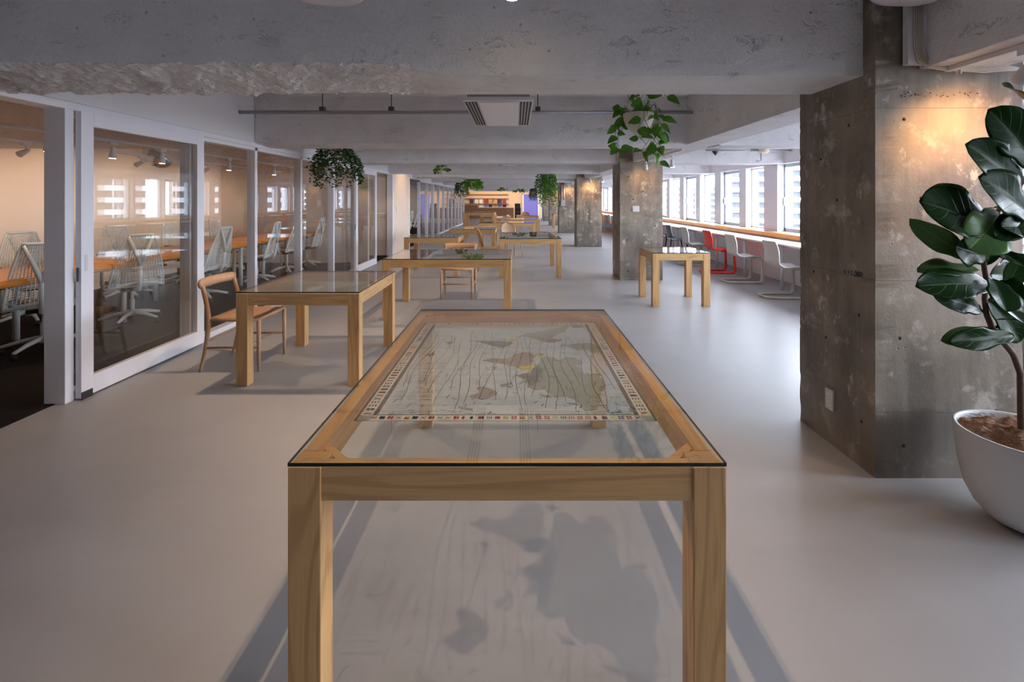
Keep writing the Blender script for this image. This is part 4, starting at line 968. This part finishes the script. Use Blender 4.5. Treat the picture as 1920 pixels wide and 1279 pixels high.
# ------------------------------------------------------------------ hanging plants
def hanging(name, label, loc, r, mat, stems, leafsize, spread, length, dens, top=CEIL, pot=True, leafshape='heart', mound=.1, seed=1, potshape=1.0, upvine=0):
    rr_ = random.Random(seed); t = thing(name, label, 'plant', loc)
    if pot:
        pr = [(0, -r * 1.25 * potshape)] + [(r * math.sin(R(a)), -r * 1.25 * potshape * math.cos(R(a))) for a in (15, 30, 45, 60, 75, 90)] + [(r * 1.0, .012), (r * .94, .012), (r * .9, -.02), (0, -.02)]
        MB().lathe(pr, n=36).build('pot', 'cream_ceramic', t)
    b = MB()
    for k in range(3):
        a = k * 2.094 + .4; b.tube([(r * .97 * math.cos(a), r * .97 * math.sin(a), 0), (0, 0, top - loc[2])], .0018, 5)
    b.build('hanger_wire', 'hook_brown', t)
    st = ([], [], []); vb = MB()
    for i in range(stems):
        a = rr_.uniform(0, 6.283); L = length * rr_.uniform(.45, 1.0); x, y, z = r * .7 * math.cos(a), r * .7 * math.sin(a), .0
        pts = [(x, y, z)]; out = spread * rr_.uniform(.5, 1.1); hgt = mound * rr_.uniform(.2, 1)
        if rr_.random() < upvine: hgt = .32 * rr_.uniform(.5, 1); L *= .3
        n = 12
        for k in range(1, n + 1):
            u = k / n; rad = r * .7 + out * (1 - math.exp(-2.6 * u)); zz = hgt * math.sin(min(1, u * 3) * math.pi) * (1 if u < .34 else 0) - L * max(0, u - .15) ** 1.15
            if hgt > .15: zz = hgt * math.sin(u * 2.6)
            aa = a + .5 * math.sin(u * 4 + i) ; pts.append((rad * math.cos(aa), rad * math.sin(aa), zz + .02))
        vb.tube(pts, .0022 if leafsize > .05 else .0014, 5)
        nl = max(3, int(dens * (L + out)))
        for q in range(nl):
            u = (q + rr_.random()) / nl * n; i0 = min(int(u), n - 1); p = Vector(pts[i0]).lerp(Vector(pts[i0 + 1]), u - i0)
            th = rr_.uniform(0, 6.283); d = Vector((math.cos(th), math.sin(th), rr_.uniform(-1.0, .25))).normalized()
            s = leafsize * rr_.uniform(.6, 1.15); base = p + d * s * .25
            if leafsize > .05: vb.tube([p, base], .0014, 4)
            random.seed(seed * 1000 + i * 50 + q)
            leaf_mesh(base, base + d * s, s * (.62 if leafshape == 'heart' else .42), (rr_.uniform(-.7, .7), -1, rr_.uniform(-.2, .8)), .3, .18, .02, 4, 6, 'heart', st)
    vb.build('vine', 'stem_green', t)
    uvobj('foliage', st[0], st[1], st[2], mat, t)
    return t
hanging('hanging_plant', 'pothos with big heart shaped leaves trailing from a cream hanging pot', (1.085, 4.3, 2.205), .133, 'pothos_leaf', 18, .125, .14, .52, 8, seed=4, upvine=.4)
hanging('hanging_plant', 'dense dark vine in a white hanging pot behind the second beam, near the glass wall', (-2.62, 7.0, 2.20), .11, 'dark_vine_leaf', 64, .05, .32, .72, 40, leafshape='n', seed=8, mound=.1)
hanging('hanging_plant', 'small cream pot with a few green leaves behind the third beam', (-1.58, 10.3, 2.12), .10, 'pothos_leaf', 9, .10, .10, .16, 9, seed=12)
hanging('hanging_plant', 'bright green bushy hanging plant in the distance', (-1.47, 16.2, 2.12), .12, 'light_vine_leaf', 26, .13, .32, .42, 14, seed=14)
hanging('hanging_plant', 'dark drooping hanging plant beside the bright green one', (-2.2, 19.5, 2.10), .12, 'dark_vine_leaf', 40, .07, .25, .75, 26, leafshape='n', seed=17)
hanging('hanging_plant', 'thick green hanging vine before the fourth column', (.82, 13.2, 2.20), .12, 'pothos_leaf', 50, .07, .24, 1.15, 30, leafshape='n', seed=19)
hanging('hanging_plant', 'small leafy hanging plant left of the purple door', (.25, 27.5, 2.0), .10, 'pothos_leaf', 10, .12, .35, .15, 14, seed=22)
hanging('hanging_plant', 'wispy grey green plant hanging before the purple door', (.95, 27.5, 2.0), .12, 'dull_vine_leaf', 60, .06, .16, .75, 26, leafshape='n', seed=25)
hanging('hanging_plant', 'tiny dark hanging plant in front of the far shelves', (-.75, 25.5, 2.0), .08, 'pothos_leaf', 5, .16, .2, .05, 8, seed=28)
# ------------------------------------------------------------------ far end
t = thing('wall_shelf', 'long dark wooden shelves holding magazines on the far wall', 'shelf', (-2.4, YF - .2, 0))
for z in (1.10, 1.53, 1.86): MB().box(-2.2, 1.75, 0, .2, z, z + .06).build('shelf_board', 'shelf_wood', t)
t = thing('reception_counter', 'brown wooden counter at the far end below the magazine shelves', 'counter', (-3.2, 37.9, 0))
MB().box(-1.2, 3.0, 0, .6, 0, .80).build('front_panel', 'counter_wood', t, bevel=.01); MB().box(-1.2, .2, -.1, .6, 0, 1.06).build('raised_section', 'counter_wood', t, bevel=.01); MB().box(.2, 3.0, -.03, .63, .80, .83).build('countertop', 'shelf_wood', t)
mags = ['mag_navy', 'paper_white', 'paper_white', 'mag_red', 'mag_tan', 'mag_tan', 'mag_navy', 'mag_red']
for i, m in enumerate(mags):
    px = [884.5, 893.5, 902, 911, 919.5, 928.5, 937, 946][i]; x = (px - PX0) * 39.85 / F
    o = MB().box(x - .14, x + .14, 39.84, 39.86, 1.162, 1.50).build('magazine', m); tag(o, 'magazine on the upper display shelf, %s from the left' % ordn[i], 'magazine', 'magazines on the upper shelf')
mags2 = ['paper_white', 'mag_blue', 'mag_navy', 'mag_tan', 'mag_blue', 'mag_navy']
for i, m in enumerate(mags2):
    px = [902, 911, 919.5, 928.5, 937, 946][i]; x = (px - PX0) * 39.9 / F
    o = MB().box(x - .14, x + .14, 39.96, 39.98, .86, 1.06).build('magazine', m); tag(o, 'magazine standing under the lower display shelf, %s from the left' % ordn[i], 'magazine', 'magazines on the lower shelf')
t = thing('black_cabinet', 'tall black cabinet right of the far counter', 'cabinet', (.12, 38.6, 0))
MB().box(-.24, .24, 0, .5, 0, .85).build('lower_unit', 'fridge_black', t, bevel=.01); MB().box(-.24, .2, 0, .5, .86, 1.17).build('upper_unit', 'fridge_black', t, bevel=.01); MB().box(-.2, .2, -.01, 0, .45, .50).build('grille', 'dark_steel', t)
w = bpy.data.objects.new('door_4', None); COL.objects.link(w); w.location = (.62, YF - .02, 0); struct(w, 'large flat purple door at the far end', 'door')
MB().box(0, 1.15, -.05, .02, 0, 1.93).build('leaf', 'purple_door', w)
b = MB(); b.box(-.12, 0, -.08, .02, 0, 2.0); b.box(1.15, 1.22, -.08, .02, 0, 2.0); b.box(-.12, 1.22, -.08, .02, 1.93, 2.0); b.build('door_frame', 'door_white', w)
w = bpy.data.objects.new('door_5', None); COL.objects.link(w); w.location = (1.98, YF - 4, 0); struct(w, 'narrow white framed glass leaf right of the purple door', 'door')
b = MB(); b.box(-.12, -.05, 0, .05, 0, 2.05); b.box(.12, .2, 0, .05, 0, 2.05); b.box(-.12, .2, 0, .05, 0, .12); b.build('door_frame', 'door_white', w); MB().box(-.05, .12, .02, .03, .12, 2.05).build('panel', 'slot_dark', w)
# ------------------------------------------------------------------ city outside
struct(MB().box(-200, 900, -400, 1500, -36, -35).build('ground', 'city_ground'), 'ground far below the windows', 'ground')
def tower(a, c, depth, z0, z1, label, storey=2.9, win=True):
    a, c = Vector(a), Vector(c); d = (c - a); L = d.length; d.normalize(); nrm = Vector((d.y, -d.x))   # outward normal toward the camera side
    if nrm.dot(-a) < 0: nrm = -nrm
    t = thing('apartment_building', label, 'building', (a.x, a.y, 0))
    def pt_(u, v, z): p = d * u - nrm * v; return (p.x, p.y, z)
    def blk(b, u0, u1, v0, v1, za, zb_, m=0):
        b.add([pt_(u0, v0, za), pt_(u1, v0, za), pt_(u1, v1, za), pt_(u0, v1, za), pt_(u0, v0, zb_), pt_(u1, v0, zb_), pt_(u1, v1, zb_), pt_(u0, v1, zb_)], [(0, 3, 2, 1), (4, 5, 6, 7), (0, 1, 5, 4), (1, 2, 6, 5), (2, 3, 7, 6), (3, 0, 4, 7)], m)
    b = MB(); blk(b, 0, L, 0, depth, z0, z1); blk(b, L * .3, L * .5, 3, depth * .8, z1, z1 + 3); b.build('wall', 'facade_white', t)
    z = z0 + 1
    while z < z1 - 2:
        b = MB(); u = 1.5
        blk(b, .8, L - .8, -1.5, 0, z, z + 1.25); 
        b.build('balcony', 'facade_white', t)
        b = MB(); blk(b, .8, L - .8, -.02, .01, z + 1.25, z + storey, 0)  # back of the balcony, its shade put into the dark colour
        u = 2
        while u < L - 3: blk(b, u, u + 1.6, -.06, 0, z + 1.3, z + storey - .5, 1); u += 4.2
        b.build('recess', ['facade_shade', 'facade_glass'], t)
        b = MB(); u = .8
        while u < L: blk(b, u - .1, u + .1, -1.45, 0, z + 1.25, z + storey); u += 6.3
        b.build('divider', 'facade_white', t)
        z += storey
tower((61, 141), (84, 126), 16, -35, 17, 'white apartment block with long balcony bands outside the windows')
tower((86, 122), (118, 96), 16, -35, 22, 'second white balcony block seen mainly as a reflection in the glass doors')
tower((90, 300), (125, 290), 20, -35, 8, 'low pale building in the haze left of the balcony block', 3.6)
tower((140, 330), (175, 350), 30, -35, 14, 'distant pale building between the window piers', 3.6)
tower((120, 88), (130, 30), 18, -35, 15, 'white balcony block further right, out of direct view', 2.9)
tower((36, 170), (50, 165), 15, -35, 10, 'pale block seen in reflections at the end of the street', 3.2)
